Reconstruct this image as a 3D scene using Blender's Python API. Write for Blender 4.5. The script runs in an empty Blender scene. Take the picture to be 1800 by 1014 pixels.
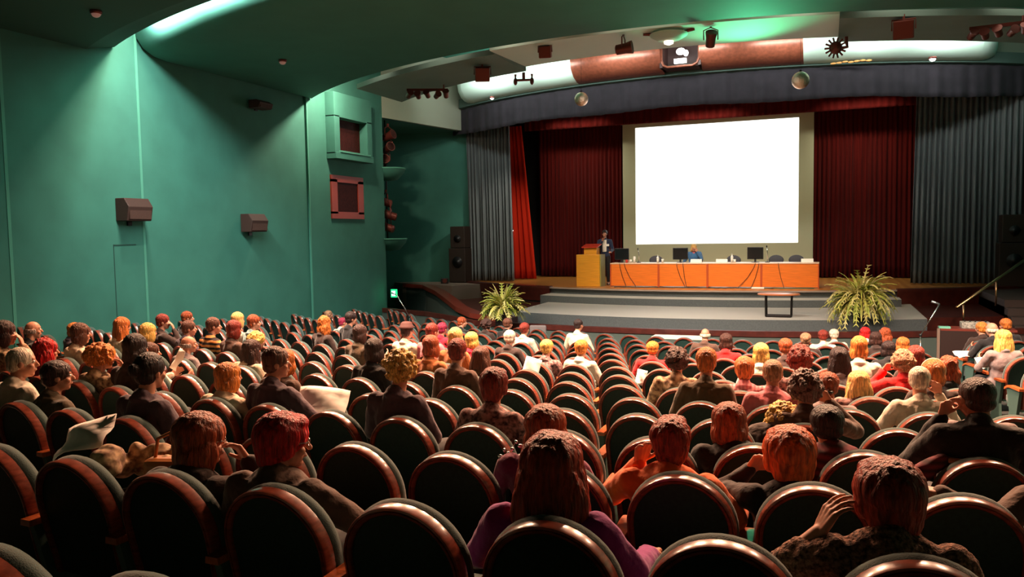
import bpy, bmesh, math, random
from mathutils import Vector, Matrix, Euler, noise
from math import sin, cos, pi, sqrt, radians, atan2, asin

scn = bpy.context.scene
COL = scn.collection
random.seed(7)

# ------------------------------------------------------------------ camera
CAMZ = 3.103
YAW, PITCH, ROLL, FPX = 0.37794, 0.067807, 0.016672, 1390.6
def _dir(xc, yc, zc):
    c, s = cos(PITCH), sin(PITCH)
    y = yc*c + zc*s; z = zc*c - yc*s
    cy, sy = cos(YAW), sin(YAW)
    return Vector((xc*cy - y*sy, xc*sy + y*cy, z))
cr, sr = cos(ROLL), sin(ROLL)
right = _dir(cr, 0, -sr); up = _dir(sr, 0, cr); fwd = _dir(0, 1, 0)
cam_data = bpy.data.cameras.new('camera')
cam = bpy.data.objects.new('camera', cam_data); COL.objects.link(cam)
cam_data.sensor_width = 36; cam_data.sensor_fit = 'HORIZONTAL'
cam_data.lens = FPX/1800*36
cam_data.clip_end = 200
M = Matrix.Identity(4)
for k, v in enumerate((right, up, -fwd)):
    for j in range(3): M[j][k] = v[j]
M.translation = (0, 0, CAMZ)
cam.matrix_world = M
scn.camera = cam

# ------------------------------------------------------------------ world, exposure
w = bpy.data.worlds.new('world'); scn.world = w; w.use_nodes = True
bg = w.node_tree.nodes['Background']; bg.inputs[0].default_value = (0.10, 0.16, 0.15, 1); bg.inputs[1].default_value = 0.02
vs = scn.view_settings
vs.view_transform = 'Standard'; vs.look = 'None'; vs.gamma = 1; vs.use_curve_mapping = False; vs.exposure = 0.0

AX, AY = -3.5, 30.0          # centre of the ceiling arcs
BX, BY = -3.8, 39.5          # centre of the pelmet arc
SX, SY = -3.4, 37.1          # centre of the stage edge arc
CX, CY, R0, DR = -1.6443, 30.9348, 14.811, 1.05   # centre of the seat rows
WL = -13.3; WR = 5.75
def aY(R, X, c=(AX, AY)): return c[1] - sqrt(max(R*R - (X-c[0])**2, 0))
def fz(r): return 0.05607*r + 0.0026*r*r if r > 0 else 0.0

def area(name, loc, target, size, power, color, sy=None, spread=180):
    l = bpy.data.lights.new(name, 'AREA'); l.energy = power; l.color = color
    l.shape = 'RECTANGLE' if sy else 'SQUARE'; l.size = size
    if sy: l.size_y = sy
    l.spread = radians(spread)
    o = bpy.data.objects.new(name, l); COL.objects.link(o); o.location = loc
    o.rotation_euler = (Vector(target)-Vector(loc)).to_track_quat('-Z', 'Y').to_euler()
    return o
def spot(name, loc, target, power, color, angle=40, blend=.6, rad=.08):
    l = bpy.data.lights.new(name, 'SPOT'); l.energy = power; l.color = color
    l.spot_size = radians(angle); l.spot_blend = blend; l.shadow_soft_size = rad
    o = bpy.data.objects.new(name, l); COL.objects.link(o); o.location = loc
    o.rotation_euler = (Vector(target)-Vector(loc)).to_track_quat('-Z', 'Y').to_euler()
    return o
WARM = (1, .53, .31); CREAM = (1, .90, .70); WHITE = (.93, 1, .93)
# strips hidden in the ceiling slots (shine on the rounded panel edges, leak down the wall)
for X, R_, p, sz in ((-12.2, 20.0, 18, .4), (-11.4, 20.0, 150, .4), (-10.3, 20.05, 210, .5), (-12.2, 14.2, 90, .35), (-11.75, 14.2, 150, .35)):
    area('wall_slot_lamp', (X, aY(R_, X), 7.68), (X-1.6, aY(R_, X-1.2)-(.5 if R_ < 15 else 0), 5.0), sz, p, (1, .80, .60), .10)
for X in (-11.6, -9.8, -7.8, -5.6, -3.4, -1.0, 1.4, 4.0):
    y = aY(20.28, X); a = atan2(X-AX, AY-y)
    area('slot_lamp_rear', (X, y, 7.42), (X-sin(a)*.8, y+cos(a)*.8, 7.02), 1.7, 280, WHITE, .14)
for X in (-10.5, -8.2, -5.8, -3.4, -1.0, 1.4, 3.4):
    y = aY(16.95, X, (BX, BY))
    area('cove_lamp', (X, y-.55, 7.95), (X, y+.3, 8.25), 1.5, 55, WHITE, .2)
    area('slot_lamp_front', (X, aY(14.6, X), 7.35), (X, aY(14.6, X)+.5, 6.4), 1.6, 5, CREAM, .16)
# warm house lights in the rear slot, straight down on the stalls
for X, p in ((-8.6, .9), (-6.2, 1.0), (-3.8, 1.1), (-1.4, 1.15), (1.0, 1.15), (3.4, .9)):
    y = aY(20.0, X)-.1
    area('house_light', (X, y, 6.92), (X+.8, y-3.0, 0), .9, 410*p, WARM, .4, 112)
    area('house_light', (X, y, 6.92), (X+.8, y+2.6, 0), .9, 250*p, WARM, .4, 104)
# stage wash
for X, p in ((-8.2, 1.0), (-5.0, 1.2), (-2.0, 1.2), (1.0, 1.0)):
    spot('stage_wash', (X, 19.6, 6.95), (X*.7-.9, 24.9, 1.5), 900*p, (1, .80, .58), 48, .9, .25)
area('apron_light', (-3.3, 17.2, 6.9), (-3.3, 21.6, 1.0), 2.2, 120, (1, .86, .72), .5, 80)
spot('curtain_wash', (-8.0, 23.9, 6.6), (-11.5, 27.6, 2.6), 620, (1, .9, .75), 50, .9, .2)
spot('curtain_wash', (-1.0, 23.6, 6.6), (2.9, 27.4, 3.6), 210, (1, .9, .75), 17, .9, .2)
for X in (-8.8, -3.9, 1.0): area('backdrop_fill', (X, 28.5, 7.75), (X, 30.0, 3.4), 2.0, 34, (1, .95, .72), .2, 100)  # added fill lights, no real batten; stand in for screen and projector bounce
spot('exit_glow', (-12.7, 22.2, 1.3), (-13.3, 22.2, 1.2), 2, (.1, 1, .4), 120)
spot('ceiling_spot', (-1.6, 18.9, 5.9), (-1.7, 13.6, 6.95), 850, (.12, 1, .45), 70, 1, .2)

# ------------------------------------------------------------------ materials
MATS = {}
def mat(name, col, rough=.6, metal=0, emit=None, estr=1, spec=.5, noise_amt=0, noise_scale=8, bump=0, bump_scale=40,
        sheen=0, col2=None, stretch=(1, 1, 1), coat=0, trans=0):
    if name in MATS: return MATS[name]
    m = bpy.data.materials.new(name); m.use_nodes = True
    nt = m.node_tree; b = nt.nodes['Principled BSDF']
    b.inputs['Base Color'].default_value = (*col, 1)
    b.inputs['Roughness'].default_value = rough
    b.inputs['Metallic'].default_value = metal
    b.inputs['Specular IOR Level'].default_value = spec
    if coat: b.inputs['Coat Weight'].default_value = coat; b.inputs['Coat Roughness'].default_value = .12
    if sheen: b.inputs['Sheen Weight'].default_value = sheen
    if trans: b.inputs['Transmission Weight'].default_value = trans
    if emit: b.inputs['Emission Color'].default_value = (*emit, 1); b.inputs['Emission Strength'].default_value = estr
    if noise_amt or col2 or bump:
        tc = nt.nodes.new('ShaderNodeTexCoord'); mp = nt.nodes.new('ShaderNodeMapping')
        mp.inputs['Scale'].default_value = stretch
        nt.links.new(tc.outputs['Object'], mp.inputs[0])
        if noise_amt or col2:
            n = nt.nodes.new('ShaderNodeTexNoise'); n.inputs['Scale'].default_value = noise_scale; n.inputs['Detail'].default_value = 5
            nt.links.new(mp.outputs[0], n.inputs['Vector'])
            r = nt.nodes.new('ShaderNodeValToRGB')
            r.color_ramp.elements[0].position = .35; r.color_ramp.elements[1].position = .65
            c2 = col2 if col2 else tuple(min(1, c*(1+noise_amt)) for c in col)
            c1 = col if col2 else tuple(c*(1-noise_amt) for c in col)
            r.color_ramp.elements[0].color = (*c1, 1); r.color_ramp.elements[1].color = (*c2, 1)
            nt.links.new(n.outputs['Fac'], r.inputs[0]); nt.links.new(r.outputs[0], b.inputs['Base Color'])
        if bump:
            n2 = nt.nodes.new('ShaderNodeTexNoise'); n2.inputs['Scale'].default_value = bump_scale; n2.inputs['Detail'].default_value = 4
            nt.links.new(mp.outputs[0], n2.inputs['Vector'])
            bp = nt.nodes.new('ShaderNodeBump'); bp.inputs['Strength'].default_value = bump; bp.inputs['Distance'].default_value = .02
            nt.links.new(n2.outputs['Fac'], bp.inputs['Height']); nt.links.new(bp.outputs[0], b.inputs['Normal'])
    MATS[name] = m
    return m
def wave_mat(name, c1, c2, scale, axis='Z', rough=.8, dist=0, bump=.3, sharp=False):
    if name in MATS: return MATS[name]
    m = mat(name, c1, rough); nt = m.node_tree; b = nt.nodes['Principled BSDF']
    tc = nt.nodes.new('ShaderNodeTexCoord'); wv = nt.nodes.new('ShaderNodeTexWave')
    wv.bands_direction = axis; wv.inputs['Scale'].default_value = scale; wv.inputs['Distortion'].default_value = dist
    nt.links.new(tc.outputs['Object'], wv.inputs['Vector'])
    r = nt.nodes.new('ShaderNodeValToRGB')
    if sharp: r.color_ramp.elements[0].position = .45; r.color_ramp.elements[1].position = .55
    r.color_ramp.elements[0].color = (*c1, 1); r.color_ramp.elements[1].color = (*c2, 1)
    nt.links.new(wv.outputs['Fac'], r.inputs[0]); nt.links.new(r.outputs[0], b.inputs['Base Color'])
    return m
teal = mat('teal_paint', (.042, .165, .128), .75, noise_amt=.08, noise_scale=1.5, spec=.25)
teal_lt = mat('pale_green_paint', (.075, .27, .20), .7, spec=.25)
nose_m = mat('white_green_paint', (.50, .66, .58), .6, spec=.3)
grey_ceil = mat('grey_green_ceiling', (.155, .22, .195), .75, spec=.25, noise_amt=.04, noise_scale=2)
cream_wall = mat('cream_grey_paint', (.31, .33, .26), .8, spec=.2)
wood_rim = mat('glossy_mahogany', (.23, .050, .028), .28, coat=.5, noise_amt=.35, noise_scale=14, stretch=(1, 1, 4))
wood_arm = mat('orange_beech', (.50, .13, .035), .35, coat=.3, noise_amt=.2, noise_scale=20, stretch=(1, 6, 1))
back_board = mat('black_green_board', (.012, .035, .03), .55, spec=.3, noise_amt=.15, noise_scale=60)
chair_fab = mat('grey_green_upholstery', (.042, .075, .068), .9, sheen=.3, bump=.25, bump_scale=220, spec=.2)
chair_side = mat('green_grey_laminate', (.09, .17, .145), .6)
black = mat('black_plastic', (.012, .012, .014), .4)
black_m = mat('black_metal', (.02, .018, .018), .35, metal=.7)
chrome = mat('chrome', (.75, .72, .7), .18, metal=1)
brass = mat('brass_rail', (.75, .42, .22), .25, metal=1)
stage_wood = wave_mat('stage_boards', (.46, .19, .04), (.36, .13, .025), 1.2, 'X', .35)
desk_wood = mat('orange_desk_wood', (.74, .17, .015), .4, noise_amt=.12, noise_scale=5, stretch=(.5, 1, 9), coat=.15)
desk_top = mat('pale_desk_top', (.75, .50, .36), .3)
pod_wood = mat('yellow_podium_wood', (.70, .30, .02), .4, noise_amt=.1, noise_scale=5, stretch=(.5, 1, 9))
pod_side = mat('olive_podium_side', (.30, .26, .06), .5)
dark_red_wood = mat('dark_red_wood', (.07, .012, .008), .4, noise_amt=.25, noise_scale=6, coat=.2)
carpet = mat('grey_carpet', (.40, .38, .35), .95, noise_amt=.08, noise_scale=90, bump=.2, bump_scale=300, spec=.1)
riser_m = mat('slate_riser', (.085, .10, .105), .8, noise_amt=.1, noise_scale=30)
wing_wall = mat('grey_green_plinth', (.075, .10, .085), .8)
floor_m = mat('dark_floor_carpet', (.02, .022, .02), .9, noise_amt=.2, noise_scale=20)
aisle_m = mat('grey_aisle_floor', (.12, .12, .11), .85, noise_amt=.1, noise_scale=20)
maroon = mat('maroon_velvet', (.10, .006, .005), .9, spec=.1, sheen=.03, noise_amt=.2, noise_scale=2, stretch=(6, 6, .3))
red_vel = mat('red_velvet', (.50, .02, .006), .85, spec=.1)
grey_vel = mat('blue_grey_velvet', (.11, .125, .13), .8, sheen=.15, noise_amt=.15, noise_scale=3, stretch=(3, 3, .4))
pelmet_m = mat('plum_grey_pelmet', (.019, .015, .022), .9, sheen=.03, noise_amt=.15, noise_scale=4)
black_cloth = mat('black_drape', (.006, .006, .006), .95)
screen_m = mat('screen_cloth', (.62, .62, .42), .8)
proj = mat('projected_light', (.9, .9, .9), .8, emit=(1, 1, 1), estr=2.2)
rust = mat('copper_brown_panel', (.20, .055, .03), .4, metal=.2, noise_amt=.2, noise_scale=10)
lamp_body = mat('rusty_brown_metal', (.16, .035, .025), .4, metal=.4)
lamp_glow = mat('lamp_glow', (1, .8, .6), .4, emit=(1, .75, .55), estr=4)
white_glow = mat('white_lamp_glow', (1, 1, 1), .4, emit=(1, .95, .9), estr=6)
paper = mat('white_paper', (.85, .80, .74), .7)
red_frame = mat('red_wood_frame', (.30, .035, .02), .5)
dark_glass = mat('dark_red_glass', (.035, .007, .006), .6, spec=.1, noise_amt=.5, noise_scale=12, stretch=(1, 6, 1))
spk_brown = mat('brown_speaker_cloth', (.040, .014, .010), .7, noise_amt=.15, noise_scale=60)

# ------------------------------------------------------------------ mesh helpers
class MB:
    def __init__(s): s.v = []; s.f = []
    def add(s, vs, fs, M=None):
        b = len(s.v)
        s.v += [tuple(M @ Vector(v)) for v in vs] if M else [tuple(v) for v in vs]
        s.f += [tuple(i+b for i in f) for f in fs]
        return s
    def box(s, a, b, M=None):
        (x0, y0, z0), (x1, y1, z1) = a, b
        vs = [(x, y, z) for x in (x0, x1) for y in (y0, y1) for z in (z0, z1)]
        return s.add(vs, [(0, 1, 3, 2), (4, 6, 7, 5), (0, 4, 5, 1), (2, 3, 7, 6), (0, 2, 6, 4), (1, 5, 7, 3)], M)
    def tube(s, pts, r, n=8, cap=True):
        pts = [Vector(p) for p in pts]; rs = r if isinstance(r, (list, tuple)) else [r]*len(pts)
        t0 = (pts[1]-pts[0]).normalized(); up = Vector((0, 0, 1)) if abs(t0.z) < .9 else Vector((1, 0, 0))
        u = t0.cross(up).normalized(); vs = []
        for i, p in enumerate(pts):
            t = (pts[min(i+1, len(pts)-1)]-pts[max(i-1, 0)])
            t = t.normalized() if t.length > 1e-9 else t0
            u = (u - t*u.dot(t)); u = u.normalized() if u.length > 1e-6 else t.orthogonal().normalized()
            w_ = t.cross(u)
            for k in range(n):
                a = 2*pi*k/n; vs.append(p + (u*cos(a)+w_*sin(a))*rs[i])
        fs = [(i*n+k, i*n+(k+1) % n, (i+1)*n+(k+1) % n, (i+1)*n+k) for i in range(len(pts)-1) for k in range(n)]
        if cap: fs += [tuple(range(n))[::-1], tuple((len(pts)-1)*n+k for k in range(n))]
        return s.add(vs, fs)
    def lathe(s, prof, n=16, loc=(0, 0, 0), M=None):
        vs = [(loc[0]+r*cos(2*pi*k/n), loc[1]+r*sin(2*pi*k/n), loc[2]+z) for r, z in prof for k in range(n)]
        m = len(prof)
        fs = [(i*n+k, i*n+(k+1) % n, (i+1)*n+(k+1) % n, (i+1)*n+k) for i in range(m-1) for k in range(n)]
        fs += [tuple(range(n))[::-1], tuple((m-1)*n+k for k in range(n))]
        return s.add(vs, fs, M)
    def ell(s, c, r, rot=None, nu=14, nv=10):
        R = Euler(rot).to_matrix() if rot else Matrix.Identity(3)
        vs = [Vector((0, 0, -1))] + [Vector((cos(2*pi*i/nu)*sin(pi*j/nv), sin(2*pi*i/nu)*sin(pi*j/nv), -cos(pi*j/nv))) for j in range(1, nv) for i in range(nu)] + [Vector((0, 0, 1))]
        vs = [Vector(c) + R @ Vector((v.x*r[0], v.y*r[1], v.z*r[2])) for v in vs]
        fs = [(0, 1+(i+1) % nu, 1+i) for i in range(nu)]
        for j in range(nv-2):
            fs += [(1+j*nu+i, 1+j*nu+(i+1) % nu, 1+(j+1)*nu+(i+1) % nu, 1+(j+1)*nu+i) for i in range(nu)]
        L = len(vs)-1; fs += [(L, 1+(nv-2)*nu+i, 1+(nv-2)*nu+(i+1) % nu) for i in range(nu)]
        return s.add(vs, fs)
    def cap(s, a, b, ra, rb, n=12):
        a, b = Vector(a), Vector(b); t = (b-a); L = t.length; t = t/L if L > 1e-6 else Vector((0, 0, 1))
        pts = []; rs = []
        for k in range(4): q = pi/2*(k/4); pts.append(a - t*ra*cos(q)); rs.append(max(ra*sin(q), .001))
        pts.append(a); rs.append(ra); pts.append(b); rs.append(rb)
        for k in range(1, 5): q = pi/2*(k/4); pts.append(b + t*rb*sin(q)); rs.append(max(rb*cos(q), .001))
        return s.tube(pts, rs, n)
    def prism(s, poly, z0, z1, M=None):
        n = len(poly)
        vs = [(x, y, z0) for x, y in poly] + [(x, y, z1) for x, y in poly]
        fs = [tuple(range(n))[::-1], tuple(range(n, 2*n))] + [(i, (i+1) % n, n+(i+1) % n, n+i) for i in range(n)]
        return s.add(vs, fs, M)
    def grid(s, rows, close=False):
        m = len(rows[0]); vs = [p for r in rows for p in r]
        fs = [(i*m+k, i*m+k+1, (i+1)*m+k+1, (i+1)*m+k) for i in range(len(rows)-1) for k in range(m-1)]
        if close: fs += [(i*m+m-1, i*m, (i+1)*m, (i+1)*m+m-1) for i in range(len(rows)-1)]
        return s.add(vs, fs)
    def mesh(s, name):
        me = bpy.data.meshes.new(name); me.from_pydata(s.v, [], s.f); me.update()
        bm = bmesh.new(); bm.from_mesh(me); bmesh.ops.recalc_face_normals(bm, faces=bm.faces); bm.to_mesh(me); bm.free()
        return me
    def build(s, name, m, parent=None, smooth=False, loc=None, rotz=0, bevel=0, angle=None):
        me = s.mesh(name); me.materials.append(m)
        if smooth:
            me.polygons.foreach_set('use_smooth', [True]*len(me.polygons))
            if angle:
                try: me.set_sharp_from_angle(angle=radians(angle))
                except Exception: pass
        o = bpy.data.objects.new(name, me); COL.objects.link(o)
        if parent is not None: o.parent = parent
        if loc is not None: o.location = loc
        if rotz: o.rotation_euler = (0, 0, rotz)
        if bevel:
            bv = o.modifiers.new('bevel', 'BEVEL'); bv.width = bevel; bv.segments = 2; bv.limit_method = 'ANGLE'
        return o
def tag(o, label=None, cat=None, group=None, kind=None):
    if label: o['label'] = label
    if cat: o['category'] = cat
    if group: o['group'] = group
    if kind: o['kind'] = kind
    return o
def thing(name, label, cat, loc=(0, 0, 0), rotz=0, group=None):
    o = bpy.data.objects.new(name, None); o.empty_display_size = .1; COL.objects.link(o)
    o.location = loc; o.rotation_euler = (0, 0, rotz)
    return tag(o, label, cat, group)
def st(o): o['kind'] = 'structure'; return o
def dup(root, loc=None, rotz=None, label=None, group=None):
    r = root.copy(); COL.objects.link(r)
    if loc is not None: r.location = loc
    if rotz is not None: r.rotation_euler = (0, 0, rotz)
    if label: r['label'] = label
    if group: r['group'] = group
    for ch in list(root.children):
        c = ch.copy(); COL.objects.link(c); c.parent = r
        for g in list(ch.children):
            d = g.copy(); COL.objects.link(d); d.parent = c
    return r
def arc_sweep(prof, x0, x1, c, n=48, close=True, taper=None):
    """sweep a closed (R, z) profile along arcs about c, sampled in X"""
    mb = MB(); rows = []
    for i in range(n+1):
        X = x0+(x1-x0)*i/n
        rows.append([(X, aY(R, X, c), z) for R, z in prof])
    mb.grid(rows, close)
    if close:
        m = len(prof); mb.f.append(tuple(range(m))[::-1]); mb.f.append(tuple(n*m+k for k in range(m)))
    return mb

# ------------------------------------------------------------------ room shell
EX = .25
def wall_seg(name, x, y0, y1, z0=-.3, z1=9.4, m=teal):
    return st(MB().box((x-EX, y0, z0), (x, y1, z1)).build(name, m))
wall_seg('wall_left', WL+.05, -6, 9.66)
wall_seg('wall_left', WL, 9.66, 12.65)
wall_seg('wall_left', WL-.06, 12.65, 18.42)
wall_seg('wall_left', WL, 18.42, 22.42)
st(MB().box((WL-.035, 12.60, -.3), (WL+.01, 12.66, 7.6)).build('trim_1', teal_lt))
st(MB().box((WL-.035, 18.40, -.3), (WL+.012, 18.44, 7.0)).build('trim_2', teal_lt))
st(MB().box((WL, 9.62, -.3), (WL+.062, 9.68, 6.8)).build('trim_3', teal_lt))
# recess beside the stage
st(MB().box((-15.6, 22.42, -.3), (WL-EX, 22.6, 9.4)).build('wall_recess_side', teal))
st(MB().prism([(-15.6, 26.35), (-12.3, 27.3), (-12.3, 27.5), (-15.6, 26.55)], -.3, 7.1).build('wall_recess_back', teal))
st(MB().box((-15.8, 22.4, -.3), (-15.6, 26.6, 9.4)).build('wall_recess_end', teal))
st(MB().prism([(WL-.02, 22.42), (WL+.02, 22.42), (-12.35, 26.9), (-12.6, 26.9)], 6.93, 9.4).build('wall_header', cream_wall))
st(MB().prism([(-15.6, 22.5), (WL, 22.5), (-12.5, 26.9), (-12.5, 27.4), (-15.6, 26.5)], 6.98, 7.1).build('ceiling_recess', teal))
st(MB().box((WR, -6, -.3), (WR+.25, 28, 9.4)).build('wall_right', teal))
st(MB().box((WL-.3, -6.3, -.3), (WR+.3, -6, 9.4)).build('wall_back', teal))
# seam lines of an access panel under the near wall speaker
st(MB().box((WL, 11.86, 3.02), (WL+.012, 12.40, 3.04)).build('trim_4', mat('dark_seam', (.01, .05, .04), .8)))
st(MB().box((WL, 11.84, 1.2), (WL+.008, 11.855, 3.04)).build('trim_5', MATS['dark_seam']))

# raked floor: one tread per row
def tread_edge(r, X): return CY - sqrt((R0+DR*r+.18)**2 - (X-CX)**2)
mb = MB(); XS = [WL + (WR-WL)*i/40 for i in range(41)]
for r in range(-1, 20):
    z = fz(r)
    Rf, Rb = R0+DR*r-.80, R0+DR*r+.25
    if r == -1: Rf = 12.3
    a = [(X, CY - sqrt(max(Rf**2-(X-CX)**2, 0.01)), z) for X in XS]
    b = [(X, CY - sqrt(Rb**2-(X-CX)**2), z) for X in XS]
    c = [(X, p[1], fz(r+1)) for X, p in zip(XS, b)]
    mb.grid([a, b, c])
st(mb.build('floor', floor_m))
mb = MB()
for r in range(-1, 14):
    z = fz(r)+.004
    for x0, x1 in ((-10.62, -10.08), (1.75, 2.22)):
        row = []
        for X in (x0, (x0+x1)/2, x1):
            row.append([(X, CY - sqrt((R0+DR*r-.80)**2-(X-CX)**2), z), (X, CY - sqrt((R0+DR*r+.25)**2-(X-CX)**2), z)])
        mb.grid(row)
st(mb.build('floor_aisle', aisle_m))

# ceiling panels
C1 = (AX, AY)
n1 = arc_sweep([(15.0, 6.95), (19.25, 6.95), (19.55, 6.99), (19.78, 7.10), (19.92, 7.28), (19.95, 7.5), (19.85, 7.75), (19.5, 7.95), (15.0, 7.95)], WL+.05, WR-.02, C1, 60)
o = st(n1.build('ceiling', teal_lt, smooth=True, angle=50)); 
o.data.materials.clear(); o.data.materials.append(mat('panel_paint', (.042, .155, .12), .7, spec=.25, noise_amt=.06, noise_scale=1.5))
st(arc_sweep([(20.42, 6.97), (20.85, 6.85), (21.0, 6.80), (28.5, 6.78), (28.5, 7.9), (20.42, 7.9)], WL+.06, WR-.02, C1, 50).build('ceiling_rear_panel', mat('rear_panel_paint', (.035, .10, .08), .8, spec=.2)))
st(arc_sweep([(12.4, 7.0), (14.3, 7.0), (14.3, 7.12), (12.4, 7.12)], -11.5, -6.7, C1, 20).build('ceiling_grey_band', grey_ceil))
st(arc_sweep([(12.42, 7.10), (14.55, 7.02), (14.55, 7.2), (12.42, 7.2)], -6.7, .2, C1, 24).build('ceiling_grey_band', mat('lit_grey_ceiling', (.60, .72, .64), .75)))  # brighter light on the centre section is put into its paler colour
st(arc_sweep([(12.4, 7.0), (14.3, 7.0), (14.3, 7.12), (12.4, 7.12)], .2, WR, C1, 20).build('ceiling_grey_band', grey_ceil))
st(MB().box((-15.8, 12, 9.4), (WR+.3, 34, 9.6)).build('ceiling_high', teal_lt))
st(MB().box((-13.6, -6.3, 8.2), (WR+.3, 12.0, 8.4)).build('ceiling_back', teal_lt))
st(MB().box((-13.6, 11.9, 8.2), (WR+.3, 12.0, 9.6)).build('ceiling_step', teal_lt))
C2 = (BX, BY)
def nose(x0, x1, m, name='ceiling_cove', sc=1):
    pr = [(15.5, 7.74), (16.0, 7.76), (16.35, 7.86), (16.6, 8.05), (16.68, 8.3), (16.6, 8.55), (16.3, 8.75), (15.5, 8.8)]
    pr = [(15.5+(R-15.5)*sc, z) for R, z in pr]
    return st(arc_sweep(pr, x0, x1, C2, 24).build(name, m, smooth=True, angle=60))
nose(-11.6, -7.2, nose_m); nose(-7.2, -4.45, rust, sc=1.01); nose(-3.35, -.62, rust, sc=1.01); nose(-.62, 3.9, nose_m)
for x, s in ((-11.6, -1), (3.9, 1)):      # rounded ends of the cove
    mb = MB(); rows = []
    for k in range(7):
        q = pi/2*k/6; X = x + s*.55*sin(q); f = cos(q)
        rows.append([(X, aY(15.5+(R-15.5)*f, X, C2), 8.27+(z-8.27)*(.35+.65*f)) for R, z in [(15.5, 7.74), (16.0, 7.76), (16.35, 7.86), (16.6, 8.05), (16.68, 8.3), (16.6, 8.55), (16.3, 8.75), (15.5, 8.8)]])
    mb.grid(rows, True); st(mb.build('ceiling_cove_end', nose_m, smooth=True))
st(arc_sweep([(15.3, 7.66), (15.75, 7.70), (15.75, 8.0), (15.3, 8.0)], -12.4, 5.2, C2, 40).build('ceiling_soffit', mat('soffit_paint', (.05, .09, .075), .8)))
st(arc_sweep([(13.2, 7.6), (15.2, 7.6), (15.2, 9.4), (13.2, 9.4)], -12.4, 5.4, C2, 40).build('wall_proscenium', cream_wall))

# control-room opening in the brown part of the cove
t = thing('projection_booth', 'rounded brown booth opening with white lamps in the brown middle of the ceiling cove', 'booth', (-3.9, 23.05, 7.8))
mb = MB(); mb.box((-.56, .08, 0), (.56, .9, .05)); mb.box((-.56, .08, .85), (.56, .9, .9)); mb.box((-.56, .85, 0), (.56, .9, .9)); mb.box((-.58, .0, .0), (-.50, .9, .9)); mb.box((.50, .0, .0), (.58, .9, .9))
mb.build('interior', mat('booth_dark', (.04, .012, .01), .6), t)
rim = [(-.53+.0, 0, .85), (-.53, 0, .2), (-.47, -.02, .06), (-.35, -.03, .0), (.35, -.03, .0), (.47, -.02, .06), (.53, 0, .2), (.53, 0, .85)]
MB().tube(rim, .035, 8).build('rim', rust, t, True)
MB().ell((-.03, .3, .48), (.13, .05, .10)).ell((.12, .3, .42), (.07, .05, .09)).build('floodlight', white_glow, t)
MB().box((-.17, .0, .10), (.17, .1, .22)).build('light_bar', white_glow, t)

# pelmet with pleats
def cloth_arc(x0, x1, c, R, z0, z1, amp, freq, m, name, label, cat, nx=420, zlobe=0, seed=0, kind=None, group=None):
    random.seed(seed); ph = [random.uniform(0, 6) for _ in range(4)]
    rows = []
    for j in range(7):
        v = j/6; row = []
        for i in range(nx+1):
            X = x0+(x1-x0)*i/nx; s = X*freq
            w = sin(s+ph[0])+.6*sin(s*1.73+ph[1]+.4*v)+.4*sin(s*.37+ph[2])
            f = amp*(.35+.65*(1-v))*w
            z = z0+(z1-z0)*v - (zlobe*(sin(X*1.3+ph[3])) if j == 0 else 0)
            row.append((X, aY(R+f, X, c), z))
        rows.append(row)
    mb = MB().grid(rows); o = mb.build(name, m, smooth=True)
    sd = o.modifiers.new('solid', 'SOLIDIFY'); sd.thickness = .015
    return tag(o, label, cat, group, kind)
cloth_arc(-12.95, 5.4, C2, 15.55, 6.80, 7.68, .035, 11, pelmet_m, 'pelmet_curtain', 'long pleated plum-grey pelmet curving across the top of the stage', 'pelmet', 700, .03, 3)

def drape(name, label, x0, x1, y, z0, z1, folds, amp, m, seed, flare=0, xb0=None, xb1=None, group=None, cat='curtain', tilt=0):
    """hanging curtain with soft pleats between (x0,x1) at the top and (xb0,xb1) at the hem"""
    rnd = random.Random(seed); xb0 = x0 if xb0 is None else xb0; xb1 = x1 if xb1 is None else xb1
    nx = folds*10; ph = [rnd.uniform(0, 6) for _ in range(5)]
    jit = [rnd.uniform(.55, 1.3) for _ in range(folds+2)]
    rows = []
    for j in range(15):
        v = j/14; row = []
        for i in range(nx+1):
            u = i/nx; s = u*folds
            k = int(s); a = jit[k]*(1-(s-k))+jit[k+1]*(s-k)
            w = a*sin(2*pi*s + .5*sin(3*u*pi+ph[0]) + .35*v*sin(5*u+ph[1])) + .35*sin(2*pi*s*.43+ph[2])
            X = (x0+(x1-x0)*u)*v + (xb0+(xb1-xb0)*u)*(1-v)
            row.append((X, y + tilt*(X-x0) + amp*(1+flare*(1-v))*w*(.6+.4*(1-v)), z0+(z1-z0)*v))
        rows.append(row)
    o = MB().grid(rows).build(name, m, smooth=True)
    sd = o.modifiers.new('solid', 'SOLIDIFY'); sd.thickness = .012
    return tag(o, label, cat, group)
drape('stage_curtain', 'blue-grey velvet curtain on the podium side of the stage', -12.45, -10.72, 27.0, 1.42, 7.2, 13, .12, grey_vel, 1, .2, -12.35, -10.62)
drape('stage_curtain', 'blue-grey velvet curtain on the handrail side of the stage', 2.5, 5.3, 27.0, 1.42, 7.2, 19, .12, grey_vel, 2, .2, 2.42, 5.3)
drape('stage_curtain', 'narrow bright red velvet curtain beside the blue-grey one', -11.35, -10.75, 28.3, 1.42, 7.2, 4, .06, red_vel, 3, .2, -11.25, -10.22)
drape('stage_curtain', 'dark maroon backdrop curtain behind the podium', -10.75, -7.35, 30.25, 1.42, 7.6, 22, .06, maroon, 4, .3)
drape('stage_curtain', 'dark maroon backdrop curtain beside the bright end of the screen, behind the fern', -.68, 3.3, 30.25, 1.42, 7.6, 26, .06, maroon, 5, .3)
drape('stage_border', 'dark maroon cloth border hanging above the projection screen', -11.0, 3.6, 29.3, 7.12, 8.2, 60, .03, maroon, 6, cat='curtain')
st(MB().box((-13.0, 31.0, 1.0), (6.2, 31.2, 9.4)).build('wall_stage_back', black_cloth))
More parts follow.
